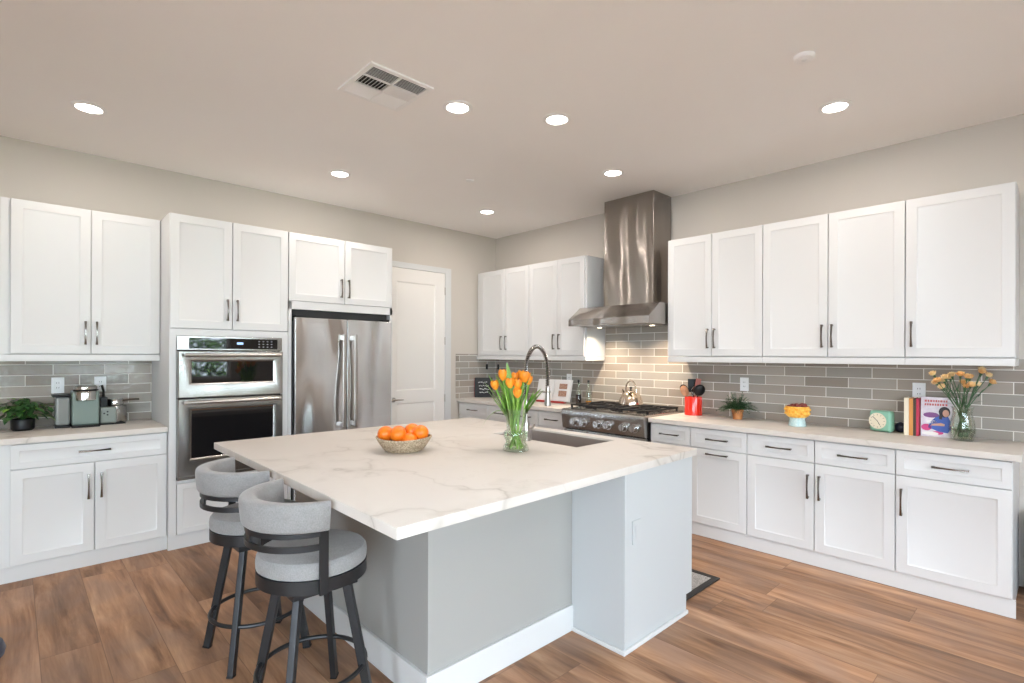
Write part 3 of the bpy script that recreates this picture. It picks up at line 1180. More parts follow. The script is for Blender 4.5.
# ------------------------------------------------------------------ bar stools
def stool():
    t = thing('bar_stool', 'grey tweed bar stool with curved back, nearest the camera', 'bar stool', (3.102, -3.748, 0), 0, 'stools at the island')
    # seat
    M().lathe([(.05, .619), (.198, .619), (.208, .626), (.210, .650), (.207, .670), (.198, .681), (.15, .689), (.0005, .693)], n=48).build('seat_cushion', M_FABRIC, t)
    M().lathe([(.194, .568), (.209, .570), (.209, .6185), (.194, .6185)], n=48).build('seat_band', M_GUN, t)
    M().lathe([(.05, .53), (.075, .535), (.075, .567), (.05, .5675)], n=24).build('swivel', M_GUN, t)
    # backrest pad: arc with rounded section, tips facing the island
    n = 36
    rings = []
    for i in range(n + 1):
        a = radians(180) + radians(180) * i / n
        sec = []
        z0, z1 = .804, .915
        thk = .022 + .046 * sin(pi * i / n) ** .6
        ro = .238
        zc, rc = (z0 + z1) / 2, ro - thk / 2
        for q in range(20):
            th = 2 * pi * q / 20
            cx_, cz_ = cos(th), sin(th)
            px = abs(cx_) ** .6 * (1 if cx_ > 0 else -1) * thk / 2
            pz = abs(cz_) ** .35 * (1 if cz_ > 0 else -1) * (z1 - z0) / 2
            rr = rc + px + .006 * (pz / .064)
            sec.append((rr * cos(a), -.035 + rr * sin(a) * .97, zc + pz))
        rings.append(sec)
    bm_ = M()
    bm_.rings(rings)
    bm_.build('backrest', M_FABRIC, t)
    # curved flat rails under the pad
    def rail(r, z0, z1, a0, a1, th=.010):
        m = M()
        rs = []
        for i in range(31):
            a = radians(a0 + (a1 - a0) * i / 30)
            rs.append([((r + dr) * cos(a), -.035 + (r + dr) * sin(a) * .97, z) for dr, z in ((0, z0), (th, z0), (th, z1), (0, z1))])
        m.rings(rs)
        return m
    rail(.211, .786, .803, 182, 358).build('upper_back_rail', M_GUN, t)
    rail(.211, .736, .758, 182, 358).build('lower_back_rail', M_GUN, t)
    for sx in (-1, 1):
        u = M()
        u.obox((sx * .2165, -.050, .688), (.010, .034, .238), Matrix.Rotation(0, 3, 'Z'), .002)
        u.build('back_upright', M_GUN, t)
    M().box(-.02, .02, -.035 - .220 * .97 + .003, -.035 - .211 * .97 + .004, .757, .787).build('back_plate', M_GUN, t)
    for sx in (-1, 1):
        for sy in (-1, 1):
            p0, p1 = Vector((sx * .095, sy * .095, .556)), Vector((sx * .174, sy * .174, .004))
            dv = (p1 - p0)
            zax = -dv.normalized()
            xax = Vector((sx, -sy, 0)).normalized()
            yax = zax.cross(xax)
            R = Matrix((xax, yax, zax)).transposed()
            lg = M().obox((p0 + p1) / 2, (.026, .034, dv.length), R, .003).build('leg', M_GUN, t)
            M().obox(p1 + Vector((0, 0, .002)), (.028, .036, .010), R, .002).build('foot_cap', M_BLACK, lg)
    M().box(-.13, .13, -.13, .13, .534, .56, .004).build('leg_plate', M_GUN, t)
    M().tube([(.205 * cos(2 * pi * i / 48), .205 * sin(2 * pi * i / 48), .205) for i in range(48)], .0095, 10, closed=True).build('foot_ring', M_GUN, t)
    return t


st = stool()


def dup(root, loc, rz, label):
    r = root.copy(); COL.objects.link(r); r.location = loc; r.rotation_euler = (0, 0, rz); r['label'] = label
    for ch in list(root.children):
        c = ch.copy(); COL.objects.link(c); c.parent = r
        for g_ in list(ch.children):
            d2 = g_.copy(); COL.objects.link(d2); d2.parent = c
    return r


dup(st, (2.437, -3.745, 0), radians(2), 'grey tweed bar stool with curved back, farther along the island toward the ovens')

# floor mat by the sink
mt = thing('floor_mat', 'grey woven floor mat with black edge on the sink side of the island', 'mat', (3.05, -1.54, .001))
M().box(-.56, .56, -.205, .205, 0, .008, .002).build('woven_field', M_MATGREY, mt)
fr = M()
for (a, b, c, e_) in ((-.60, .60, -.245, -.2055), (-.60, .60, .2055, .245), (-.60, -.5605, -.2055, .2055), (.5605, .60, -.2055, .2055)):
    fr.box(a, b, c, e_, 0, .010, .002)
fr.build('border', M_MATEDGE, mt)

# ------------------------------------------------------------------ ceiling fittings
LIGHTS = [(.98, -4.285, 'recessed ceiling light above the coffee counter, far left'),
          (.941, -2.616, 'recessed ceiling light above the refrigerator'),
          (2.588, -2.631, 'recessed ceiling light right beside the air vent'),
          (2.906, -2.064, 'recessed ceiling light above the island sink'),
          (2.569, -.976, 'recessed ceiling light in front of the range hood'),
          (.921, -.95, 'recessed ceiling light near the far corner'),
          (4.208, -.963, 'recessed ceiling light above the right-hand cabinets'),
          (6.2, -2.2, 'added fill light over the living area, out of the frame'),  # unseen lamp, added to even out the ceiling brightness
          (6.2, -5.2, 'added fill light by the glass doors, out of the frame')]  # second unseen lamp added as fill
for (x, y, lab) in LIGHTS:
    t = thing('recessed_light', lab, 'ceiling light', (x, y, CEIL), 0, 'recessed ceiling lights')
    M().lathe([(.066, -.0005), (.090, -.0005), (.092, -.004), (.070, -.010), (.066, -.006)], n=32, cap0=False, cap1=False).build('trim_ring', M_VENT, t)
    M().lathe([(.066, -.003), (.066, -.006), (.03, -.0075)], n=32).build('lens', M_BULB, t)
    area_light('recessed_light_lamp', (0, 0, -.014), .13, LAMP_W, LAMP_COL, parent=t)


def vent():
    t = thing('air_vent', 'square white louvered air vent in the ceiling', 'air vent', (2.484, -3.073, CEIL))
    h = .197
    fm = M()
    z0, z1 = -.010, -.0005
    for (a, b, c, e_) in ((-h, h, -h, -h + .026), (-h, h, h - .026, h), (-h, -h + .026, -h + .026, h - .026), (h - .026, h, -h + .026, h - .026)):
        fm.box(a, b, c, e_, z0, z1)
    fm.box(-h + .026, h - .026, -.006, .006, z0, z1)
    for x in (-.045, .062):
        fm.box(x - .005, x + .005, -h + .026, h - .026, z0, z1)
    fm.build('frame', M_VENT, t)
    M().box(-h + .02, h - .02, -h + .02, h - .02, -.0012, -.0004).build('duct_opening', M_DARK, t)

    def louvre(xa, xb, ya, yb, along, tilt, k):
        m = M()
        for i in range(k):
            if along == 'y':
                c = xa + (xb - xa) * (i + .5) / k
                m.obox((c, (ya + yb) / 2, -.006), ((xb - xa) / k * .95, yb - ya - .002, .0012), Matrix.Rotation(radians(tilt), 3, 'Y'))
            else:
                c = ya + (yb - ya) * (i + .5) / k
                m.obox(((xa + xb) / 2, c, -.006), (xb - xa - .002, (yb - ya) / k * .95, .0012), Matrix.Rotation(radians(tilt), 3, 'X'))
        m.build('louvre', M_VENT, t)
    yr = ((-h + .026, -.006), (.006, h - .026))
    for j, (ya, yb) in enumerate(yr):
        louvre(.067, h - .026, ya, yb, 'y', 42, 8)
        louvre(-h + .026, -.05, ya, yb, 'y', -35, 9)
        louvre(-.040, .057, ya, yb, 'x', 55 if j == 0 else -35, 8 if j == 0 else 12)


vent()
t = thing('smoke_detector', 'small round white ceiling detector above the right-hand counter', 'smoke detector', (4.262, -1.693, CEIL))
M().lathe([(.05, -.0005), (.05, -.012), (.042, -.02), (.02, -.022)], n=28).build('housing', M_VENT, t)
M().lathe([(.012, -.0222), (.012, -.025), (.006, -.026)], n=16).build('test_button', M_PLATE, t)
t = thing('sprinkler_cover', 'small flat sprinkler cover in the middle of the ceiling', 'sprinkler', (1.583, -1.719, CEIL))
M().lathe([(.035, -.0005), (.035, -.008), (.030, -.012)], n=24).build('cover_plate', M_VENT, t)
M().lathe([(.041, -.0003), (.043, -.003), (.036, -.003)], n=24).build('ring', M_CEIL, t)

# ------------------------------------------------------------------ outlets
def outlet(label, loc, rz, w=.074, h=.117, gang=1, colm=None):
    t = thing('wall_outlet', label, 'outlet', loc, rz)
    M().box(-w / 2, w / 2, -.007, -.0005, -h / 2, h / 2, .002).build('cover_plate', colm or M_PLATE, t)
    for g_ in range(gang):
        cx_ = (g_ - (gang - 1) / 2) * .046
        rc = M().box(cx_ - .017, cx_ + .017, -.009, -.0065, -.034, .034, .001)
        rc.build('socket', colm or M_PLATE, t)
        if not colm:
            sl = M()
            for zz in (-.018, .018):
                sl.box(cx_ - .008, cx_ - .005, -.0096, -.0088, zz - .005, zz + .005)
                sl.box(cx_ + .005, cx_ + .008, -.0096, -.0088, zz - .005, zz + .005)
            sl.build('slot', M_DARK, t)
    return t


outlet('white wall outlet above the potted fern', (3.268, -.0105, 1.205), 0)
outlet('white wall outlet right above the row of cookbooks', (4.482, -.0105, 1.208), 0)
outlet('white wall plate right above the open recipe book', (1.285, -.0105, 1.18), 0)
outlet('white wall plate left of the coffee machine', (.0105, -4.383, 1.212), pi / 2)
outlet('white wall outlet behind the small espresso maker', (.0105, -4.132, 1.213), pi / 2)
outlet('flush painted outlet on the island end panel', (3.7185, -2.375, .575), pi / 2, colm=M_ISLE)
outlet('small black outlet on the narrow tile beside the pantry', (.0105, -.163, 1.299), pi / 2, .03, .05, 1, M_BLACK)
outlet('small black outlet in the tile just right of the far corner', (.074, -.0105, 1.296), 0, .03, .05, 1, M_BLACK)

# ------------------------------------------------------------------ orange bowl
BX, BY, BZ = 2.632, -3.033, .9145
t = thing('fruit_bowl', 'pale woven bowl holding oranges on the island', 'bowl', (BX, BY, BZ))
M().lathe([(.0005, 0), (.098, 0), (.112, .010), (.135, .042), (.150, .068), (.152, .072), (.147, .073), (.130, .042), (.106, .014), (.09, .010), (.0005, .010)], n=48, cap0=False, cap1=False).build('basket', M_WICKER, t)
M().tube([(.1495 * cos(2 * pi * i / 48), .1495 * sin(2 * pi * i / 48), .073 + .004 * sin(4 * pi * i / 48)) for i in range(48)], .006, 8, closed=True).build('rim', M_WICKER, t)
RT = Vector((cos(radians(YAW)), sin(radians(YAW)), 0)); FW = Vector((-sin(radians(YAW)), cos(radians(YAW)), 0))
OR = [(-.098, -.02, .094, 'orange resting at the left rim of the woven bowl'), (-.022, -.055, .096, 'large orange at the front of the woven bowl'),
      (.042, .02, .104, 'orange standing highest in the woven bowl, behind its neighbours'), (.095, -.015, .100, 'orange resting at the right rim of the woven bowl'),
      (-.045, .065, .085, 'orange at the back of the woven bowl, mostly hidden'), (.042, -.062, .062, 'orange sunk low between two others at the bowl front'),
      (.055, .09, .082, 'orange at the far right back of the woven bowl'), (-.012, .0, .046, 'orange at the bottom middle of the woven bowl')]
for (a, b, z, lab) in OR:
    p = Vector((BX, BY, BZ)) + RT * a + FW * b
    t = thing('orange', lab, 'orange', (p.x, p.y, BZ + z), random.uniform(0, 6), 'oranges in the woven bowl')
    M().sphere((0, 0, 0), .0455, 24, 16, (1, 1, .95)).build('fruit', M_ORANGE, t)
    tx, ty = random.uniform(-.5, .5), random.uniform(-.5, .5)
    nn = Vector((tx, ty, 1)).normalized()
    M().cyl(nn * .041, nn * .0448, .003, .002, 8).build('stem_button', M_STEM, t)

# ------------------------------------------------------------------ tulips
VX, VY, VZ = 3.058, -2.572, .9145
t = thing('flower_vase', 'clear glass vase of tulips standing on the island', 'vase', (VX, VY, VZ))
outer = [(.0005, 0), (.070, 0), (.075, .004), (.068, .03), (.058, .046), (.060, .06), (.068, .075), (.070, .10), (.066, .108), (.052, .115), (.053, .15), (.060, .20), (.068, .235)]
inner = [(r - .004, z) for r, z in outer[::-1] if z > .012] + [(.060, .010), (.0005, .010)]
M().lathe(outer + inner, n=40, cap0=False, cap1=False).build('glass', M_GLASS, t)
wp = [(.0005, .0105), (.058, .0105), (.0625, .03), (.0535, .046), (.0555, .06), (.0635, .075), (.0655, .098), (.0005, .098)]
M().lathe(wp, n=40, cap0=False, cap1=False).build('water', M_WATER, t)

random.seed(3)


def bloom(m, c, d_, L, R_):
    """closed tulip cup: six overlapping petals round axis d_"""
    d_ = Vector(d_).normalized()
    s1 = d_.cross(Vector((.3, .9, .2))).normalized(); s2 = d_.cross(s1)
    for lay, (k0, sc) in enumerate(((0, 1.0), (pi / 3, .9))):
        for q in range(3):
            a0 = k0 + q * 2 * pi / 3
            rows = []
            for i in range(7):
                t_ = i / 6
                rr = R_ * sc * (sin(pi * (t_ * .62 + .08)) ** .7)
                wd = radians(64) * (1 - .9 * max(0, t_ - .62) / .38)
                rows.append([Vector(c) + d_ * L * t_ + (s1 * cos(a0 + wd * u) + s2 * sin(a0 + wd * u)) * rr * (1 + .05 * abs(u)) for u in (-1, -.5, 0, .5, 1)])
            m.rings(rows, False, False, False)
    return m


TUL = [(-.095, .00, 1.272, 'leftmost orange tulip, drooping out of the glass vase'), (-.048, -.03, 1.325, 'orange tulip on the upper left of the vase bouquet'),
       (-.002, -.06, 1.285, 'orange tulip at the front centre left of the vase bouquet'), (.028, .03, 1.315, 'orange tulip in the middle, behind the front blooms'),
       (.045, -.06, 1.28, 'orange tulip just right of the bouquet centre'), (.042, -.10, 1.235, 'lowest orange tulip at the front of the vase bouquet'),
       (.085, -.02, 1.315, 'large orange tulip on the right of the vase bouquet'), (.112, .02, 1.298, 'rightmost orange tulip in the glass vase'),
       (.068, .07, 1.325, 'orange tulip at the back right of the vase bouquet'), (-.03, .08, 1.30, 'orange tulip at the back left, behind the others')]
for i, (a, b, z, lab) in enumerate(TUL):
    a = a * .88 - .030; z -= .012; t = thing('tulip', lab, 'tulip', (VX, VY, VZ), 0, 'orange tulips in the island vase')
    tp = RT * a + FW * b + Vector((0, 0, z - VZ))
    ang = i * 2.399
    foot = Vector((.045 * cos(ang), .045 * sin(ang), .016))
    neck = Vector((.022 * cos(ang + 2.6), .022 * sin(ang + 2.6), .125)) + RT * a * .18 + FW * b * .18
    p = [foot, foot.lerp(neck, .5), neck, neck.lerp(tp, .45) + Vector((0, 0, .012)), tp]
    pts = []
    for q in range(13):
        u = q / 12 * 4
        j = min(int(u), 3); f = u - j
        pm = p[max(j - 1, 0)]; p2 = p[min(j + 2, 4)]
        pts.append(.5 * ((2 * p[j]) + (p[j + 1] - pm) * f + (2 * pm - 5 * p[j] + 4 * p[j + 1] - p2) * f * f + (3 * p[j] - pm - 3 * p[j + 1] + p2) * f ** 3))
    M().tube(pts, .0052, 8).build('stem', M_STEM, t)
    dd = (tp - pts[-3]).normalized() * .6 + Vector((0, 0, .6))
    bloom(M(), tp - dd.normalized() * .004, dd, .054 + .008 * (i in (6, 1)), .024 + .008 * (i == 6)).build('bloom', M_TULIP, t)
    lf = M()
    for q in range(5 if b > -.05 else 1):
        ba = neck.lerp(tp, .05 + .12 * q)
        out = (RT * (a * 1.15 + random.uniform(-.05, .05)) + FW * (b * 1.2 + random.uniform(-.06, .06)))
        lf.leaf(ba + FW * .02, out + Vector((0, 0, .26)), (out.x, out.y, 1), random.uniform(.15, .24), random.uniform(.028, .042), random.uniform(.0, .15), 6)
    if i == 0:
        lf.leaf(neck + RT * -.04 + Vector((0, 0, .09)), RT * -.12 + Vector((0, 0, .05)), (0, 0, 1), .15, .034, 1.1, 8)
    if i == 7:
        lf.leaf(neck.lerp(tp, .35), RT * .10 + Vector((0, 0, .16)), (0, -.3, 1), .18, .045, .1, 6)
        lf.leaf(neck.lerp(tp, .2), RT * .12 + FW * -.03 + Vector((0, 0, .20)), (0, -.3, 1), .22, .045, .1, 6)
    if i == 3:
        lf.leaf(neck.lerp(tp, .5), RT * -.05 + Vector((0, 0, .3)), (1, -1, 0), .24, .035, .0, 6)
    lf.build('leaf', M_LEAF, t)

# ------------------------------------------------------------------ items on the right-hand worktop
CZ = .9145
# utensil crock
UX, UY = 2.862, -.14
t = thing('utensil_crock', 'glossy red crock holding utensils beside the range', 'crock', (UX, UY, CZ))
M().lathe([(.0005, 0), (.074, 0), (.077, .004), (.077, .160), (.075, .165), (.071, .165), (.070, .160), (.070, .008), (.0005, .008)], n=40, cap0=False, cap1=False).build('pot', M_REDCER, t)


def utensil(name, lab, cat, a, b, h, head, m_, hm_=None):
    t = thing(name, lab, cat, (UX, UY, CZ))
    foot = Vector((-a * .25, -b * .25, .012))
    tip = RT * 0 + Vector((a, b, h))
    dv = (tip - foot).normalized()
    M().tube([foot, foot.lerp(tip, .5), tip], [.006, .005, .005], 8).build('shaft', hm_ or m_, t)
    side = dv.cross(Vector((FW.x, FW.y, 0))).normalized()
    nr = side.cross(dv).normalized()
    R = Matrix((side, dv, nr)).transposed()
    m = M()
    if head == 'spoon':
        n0 = set(m.b.verts); m.sphere((0, 0, 0), .036, 20, 12, (1, 1.4, .35))
    elif head == 'ladle':
        m.sphere((0, 0, 0), .050, 20, 12, (1, 1.12, .5))
    elif head == 'turner':
        m.box(-.045, .045, -.06, .06, -.003, .003, .002)
        for q in (-.018, 0, .018):
            m.box(q - .0035, q + .0035, -.032, .032, .003, .0036)
    elif head == 'spatula':
        m.box(-.024, .024, -.04, .045, -.005, .005, .004)
    elif head == 'whisk':
        for q in range(4):
            an = q * pi / 4
            m.tube([(.026 * sin(pi * s_ / 12) * cos(an) * (1 if True else 0), -.05 + .10 * s_ / 12, .026 * sin(pi * s_ / 12) * sin(an)) for s_ in range(13)], .0015, 5)
    for v_ in m.b.verts:
        v_.co = R @ v_.co + tip + dv * .03
    m.build('head', m_, t)


utensil('cooking_spoon', 'wooden cooking spoon leaning left in the red crock', 'spoon', -.05, -.045, .19, 'spoon', M_WOOD)
utensil('ladle', 'round black ladle on the right in the red crock', 'ladle', .058, -.02, .20, 'ladle', M_BLACK)
utensil('slotted_turner', 'black slotted turner in the middle of the red crock', 'turner', -.015, .02, .235, 'turner', M_BLACK)
utensil('serving_spoon', 'black serving spoon farthest left in the red crock', 'spoon', -.078, .0, .20, 'spoon', M_BLACK)
utensil('spatula', 'dusky red spatula standing tallest in the red crock', 'spatula', .022, .03, .255, 'spatula', M_REDSIL)
utensil('whisk', 'wire whisk in front of the red spatula in the crock', 'whisk', .022, -.035, .185, 'whisk', M_CHROME)

# potted fern
t = thing('potted_fern', 'small dark green fern in a terracotta pot under the outlet', 'potted plant', (3.272, -.16, CZ))
M().lathe([(.0005, 0), (.036, 0), (.044, .062), (.048, .064), (.048, .082), (.043, .082), (.041, .066), (.0005, .066)], n=32, cap0=False, cap1=False).build('pot', M_TERRA, t)
M().lathe([(.0005, .0665), (.0405, .0665), (.0405, .072), (.0005, .074)], n=24, cap0=False, cap1=False).build('soil', M_SOIL, t)
fm = M()
random.seed(11)
for i in range(120):
    a = random.uniform(0, 2 * pi); el = random.uniform(.35, 1.45)
    dr = Vector((cos(a) * cos(el), sin(a) * cos(el), sin(el)))
    L = random.uniform(.10, .165)
    base = Vector((cos(a) * .015, sin(a) * .015, .085))
    prev = base
    for q in range(1, 6):
        s_ = q / 5
        c = base + dr * L * s_ - Vector((0, 0, 1)) * (.07 * cos(el) + .01) * s_ * s_
        if c.y > .135: c.y = .135
        if q > 1:
            for sg in (-1, 1):
                sd = dr.cross(Vector((0, 0, 1))).normalized() * sg
                fm.leaf(c, sd + dr * .7 + Vector((0, 0, random.uniform(-.4, .3))), (0, 0, 1), .026 * (1.25 - .5 * s_), .010, .25, 2)
        fm.tube([prev, c], .0012, 4, cap=False)
        prev = c
fm.build('foliage', M_FERN, t)

# dessert bowl
t = thing('footed_bowl', 'yellow and pale blue footed bowl filled with dark berries', 'bowl', (3.772, -.255, CZ))
M().lathe([(.0005, 0), (.058, 0), (.062, .004), (.058, .03), (.052, .05), (.056, .066), (.0005, .067)], n=40, cap0=False, cap1=False).build('foot', M_LTBLUE, t)
yb = M().lathe([(.0005, .0675), (.060, .0675), (.076, .08), (.083, .11), (.084, .15), (.080, .152), (.078, .11), (.07, .085), (.0005, .08)], n=48, cap0=False, cap1=False)
for i in range(14):
    a = 2 * pi * i / 14
    for (zz, ro) in ((.098, .0795), (.128, .0825)):
        aa = a + (pi / 14 if zz > .11 else 0)
        yb.sphere((ro * cos(aa), ro * sin(aa), zz), .011, 8, 6, (1, 1, 1))
yb.build('bowl', M_YELLOW, t)
for i in range(14):
    a = i * 2.4; r = .062 * math.sqrt((i + .5) / 14)
    b_ = M().sphere((0, 0, 0), .018, 12, 8, (1, 1, .85)).build('berry', M_BERRY)
    b_.location = (3.772 + r * cos(a), -.255 + r * sin(a), CZ + .152 + .006 * ((i * 7) % 3) - r * .08)
    tag(b_, 'dark red berry heaped in the yellow footed bowl', 'berry', 'berries in the footed bowl')

# mint clock
t = thing('desk_clock', 'mint green retro desk clock left of the cookbooks', 'clock', (4.289, -.125, CZ), radians(-13))
M().box(-.068, .068, -.036, .036, .004, .150, .018, 4).build('case', M_MINT, t)
for sx in (-.045, .045):
    M().cyl((sx, 0, 0), (sx, 0, .006), .008, n=12).build('foot', M_MINT, t)
M().cyl((-.012, -.0365, .078), (-.012, -.041, .078), .054, .052, 36).build('dial', M_CREAM, t)
ring = M().tube([(-.012 + .054 * cos(2 * pi * i / 40), -.040, .078 + .054 * sin(2 * pi * i / 40)) for i in range(40)], .003, 8, closed=True).build('bezel', M_CREAM, t)
hd = M()
for i in range(12):
    a = 2 * pi * i / 12
    hd.obox((-.012 + .044 * cos(a), -.0415, .078 + .044 * sin(a)), (.009, .0008, .0022), Matrix.Rotation(-a, 3, 'Y'))
hd.build('hour_mark', M_DKCOV, t)
hd = M()
for ang, L in ((radians(135), .042), (radians(-60), .034)):
    hd.obox((-.012 + L / 2 * cos(ang), -.0423, .078 + L / 2 * sin(ang)), (L, .0008, .0032), Matrix.Rotation(-ang, 3, 'Y'))
hd.build('clock_hand', M_BLACK, t)
o = M().sphere((0, 0, .036), .036, 18, 12, (1, .8, 1)).build('kitchen_timer', mat('navy_plastic', (.012, .014, .03), .35), loc=(4.388, -.075, CZ))
tag(o, 'small dark round gadget tucked behind the mint clock', 'gadget')

# cookbooks
def book(name, lab, x0, x1, yf, depth, h, cover, cat='book'):
    t = thing(name, lab, cat, ((x0 + x1) / 2, yf, CZ))
    w = x1 - x0
    m = M().box(-w / 2, w / 2, 0, .003, 0, h, .001)
    m.box(-w / 2, -w / 2 + .002, .003, depth, 0, h); m.box(w / 2 - .002, w / 2, .003, depth, 0, h)
    m.build('cover', cover, t)
    M().box(-w / 2 + .0022, w / 2 - .0022, .0032, depth - .004, .004, h - .004).build('pages', M_PAGE, t)
    return t


yb_ = -.20
book('cookbook', 'cream spined cookbook at the left end of the row', 4.428, 4.455, yb_, .17, .255, M_CREAM)
book('cookbook', 'orange spined cookbook second in the row', 4.456, 4.478, yb_, .17, .252, M_ORGCOV)
book('cookbook', 'dark brown spined cookbook third in the row', 4.479, 4.494, yb_, .17, .25, M_DKCOV)
book('cookbook', 'crimson spined cookbook right against the lilac cover-out book', 4.495, 4.508, yb_, .17, .252, M_PINK)

# magazine with cover picture, leaning on the wall
t = thing('cookbook', 'lilac cookbook standing cover-out showing a person in blue', 'book', (4.515, -.165, CZ), radians(6))
th = .012
def tilt(m, ang=radians(-4)):
    R = Matrix.Rotation(ang, 3, 'X')
    for v_ in m.b.verts:
        v_.co = R @ v_.co
    return m
m = M().box(0, .20, 0, th, .001, .265, .001)
tilt(m).build('pages', M_PAGE, t)
m = M().box(.0, .20, -.0012, 0, .001, .265)
e_ = -.0018
def flat(poly, y=e_):
    m.rings([[(x, y, z) for x, z in poly], [(x, -.0012, z) for x, z in poly]])
def ell(cx_, cz_, rx, rz_, n=14, y=e_):
    flat([(cx_ + rx * cos(2 * pi * i / n), cz_ + rz_ * sin(2 * pi * i / n)) for i in range(n)], y)
m.mi = 1   # blue blouse
flat([(0.038, .06), (0.051, .10), (0.081, .135), (0.111, .15), (0.141, .145), (0.154, .11), (0.158, .055), (0.141, .03), (0.096, .035), (0.066, .05)])
m.mi = 2; ell(.124, .168, .030, .036, 16, -.0021); flat([(0.096, .12), (0.098, .165), (0.116, .16), (0.111, .118)], -.0021)
m.mi = 3; ell(.131, .160, .017, .024, 14, -.0025)
flat([(0.051, .075), (0.061, .085), (0.106, .095), (0.126, .088), (0.124, .075), (0.086, .075)], -.0021)
m.mi = 4; ell(.055, .145, .042, .018)
m.mi = 5; ell(.03, .062, .028, .022); ell(.09, .028, .03, .012)
m.mi = 6
x_ = .02
for q, wd in enumerate((.012, .009, .012, .008, .010, .007, .012, .009, .008)):
    m.box(x_, x_ + wd, e_, -.0012, .232, .246); x_ += wd + .004
x_ = .02
for q, wd in enumerate((.009, .008, .010, .010, .009, .010, .008, .012, .011)):
    m.box(x_, x_ + wd, e_, -.0012, .208, .222); x_ += wd + .004
m.mi = 7; ell(.05, .022, .045, .012, 14, -.0022); ell(.06, .10, .03, .012)
tilt(m).build('cover', [M_LILAC, M_BLUE, M_HAIR, M_SKIN, M_PURPLE, M_MAGENTA, M_REDTXT, M_PAGE], t)

# right vase with carnations
WX, WY = 4.735, -.205
t = thing('glass_vase', 'clear glass vase of peach flowers at the right end', 'vase', (WX, WY, CZ))
outer = [(.0005, 0), (.050, 0), (.056, .006), (.064, .05), (.066, .09), (.058, .14), (.050, .17), (.052, .20), (.060, .215)]
inner = [(r - .0035, z) for r, z in outer[::-1] if z > .012] + [(.046, .012), (.0005, .012)]
M().lathe(outer + inner, n=36, cap0=False, cap1=False).build('glass', M_GLASS, t)
M().lathe([(.0005, .0125), (.046, .0125), (.0595, .05), (.0615, .075), (.0005, .075)], n=36, cap0=False, cap1=False).build('water', M_WATER, t)
FL = [(-30, 372, 0), (-32, 378, 1), (-24, 375, 0), (-22, 385, 0), (-18, 371, 1), (-13, 373, 0), (-10, 376, 0), (-4, 374, 1), (3, 381, 1), (-2, 384, 1), (10, 369, 1), (14, 367, 0), (27, 373, 0), (21, 383, 0), (25, 379, 1), (-27, 381, 0), (-15, 379, 0), (-7, 381, 0), (6, 375, 1)]
order = sorted(range(len(FL)), key=lambda i: FL[i][0])
words_ = ['first', 'second', 'third', 'fourth', 'fifth', 'sixth', 'seventh', 'eighth', 'ninth', 'tenth', 'eleventh', 'twelfth', 'thirteenth', 'fourteenth', 'fifteenth', 'sixteenth', 'seventeenth', 'eighteenth', 'nineteenth']
random.seed(5)
for rank, i in enumerate(order):
    du, v_, cm = FL[i]
    lab = '%s flower, %s from the left in the glass vase of the right counter' % (('peach', 'rust orange')[cm], words_[rank])
    t = thing('carnation', lab, 'flower', (WX, WY, CZ), 0, 'peach flowers in the right-hand vase')
    fb = random.uniform(-.13, .02)
    tp = RT * (du * .0048 - .024) + FW * fb + Vector((0, 0, (437 - v_) * .0062 + fb * .05))
    if WY + tp.y > -.05: tp.y = -.05 - WY
    ang = i * 2.4
    foot = Vector((-tp.x * .25, -tp.y * .25, .02)) + Vector((.012 * cos(ang), .012 * sin(ang), 0))
    neck = Vector((tp.x * .16, tp.y * .16, .19)) + Vector((.012 * cos(ang), .012 * sin(ang), 0))
    sm = M().tube([foot, neck, neck.lerp(tp, .5) + Vector((0, 0, .012)), tp], [.003, .0028, .0024, .002], 6)
    sm.leaf(neck.lerp(tp, .3), tp - neck + Vector((random.uniform(-.1, .1), random.uniform(-.1, .1), -.1)), (0, 0, 1), .09, .008, .2, 4)
    sm.leaf(neck.lerp(tp, .55), tp - neck + Vector((random.uniform(-.15, .15), random.uniform(-.1, .1), 0)), (0, 0, 1), .08, .007, .2, 4)
    sm.leaf(foot.lerp(neck, .15), Vector((cos(ang), sin(ang), .9)), (0, 0, 1), .05, .014, .2, 4)
    sm.build('stem', M_DKSTEM, t)
    dv = (tp - neck).normalized()
    c = M().tube([tp - dv * .004, tp + dv * .018], [.004, .008], 8).build('calyx', M_DKSTEM, t)
    pm = M()
    s1 = dv.cross(Vector((0, 0, 1)) if abs(dv.z) < .95 else Vector((1, 0, 0))).normalized(); s2 = dv.cross(s1)
    ctr = tp + dv * .014
    for q in range(16):
        a = q * 2.4
        sp = .35 + .65 * (q / 16)
        pm.leaf(ctr, (s1 * cos(a) + s2 * sin(a)) * sp + dv * (1.5 - .7 * q / 16), dv, .036, .028, .05, 3, .1)
    pm.build('bloom', (M_CARN, M_CARN2)[cm], t)

# bin at the right end of the cabinets
t = thing('step_bin', 'dark slate bin standing by the wall past the right end of the cabinets', 'bin', (5.20, -.115, .0005))
M().box(-.165, .16, -.09, .10, .01, .45, .02, 4).build('bucket', M_TEAL, t)
M().box(-.168, .163, -.093, .103, .452, .50, .015, 3).build('lid', mat('bronze_lid', (.22, .17, .14), .4), t)
M().box(-.05, .05, -.13, -.088, .015, .03, .004).build('pedal', M_BRUSHNI, t)
M().box(-.15, .15, -.08, .09, 0, .0098).build('base', M_BLACK, t)

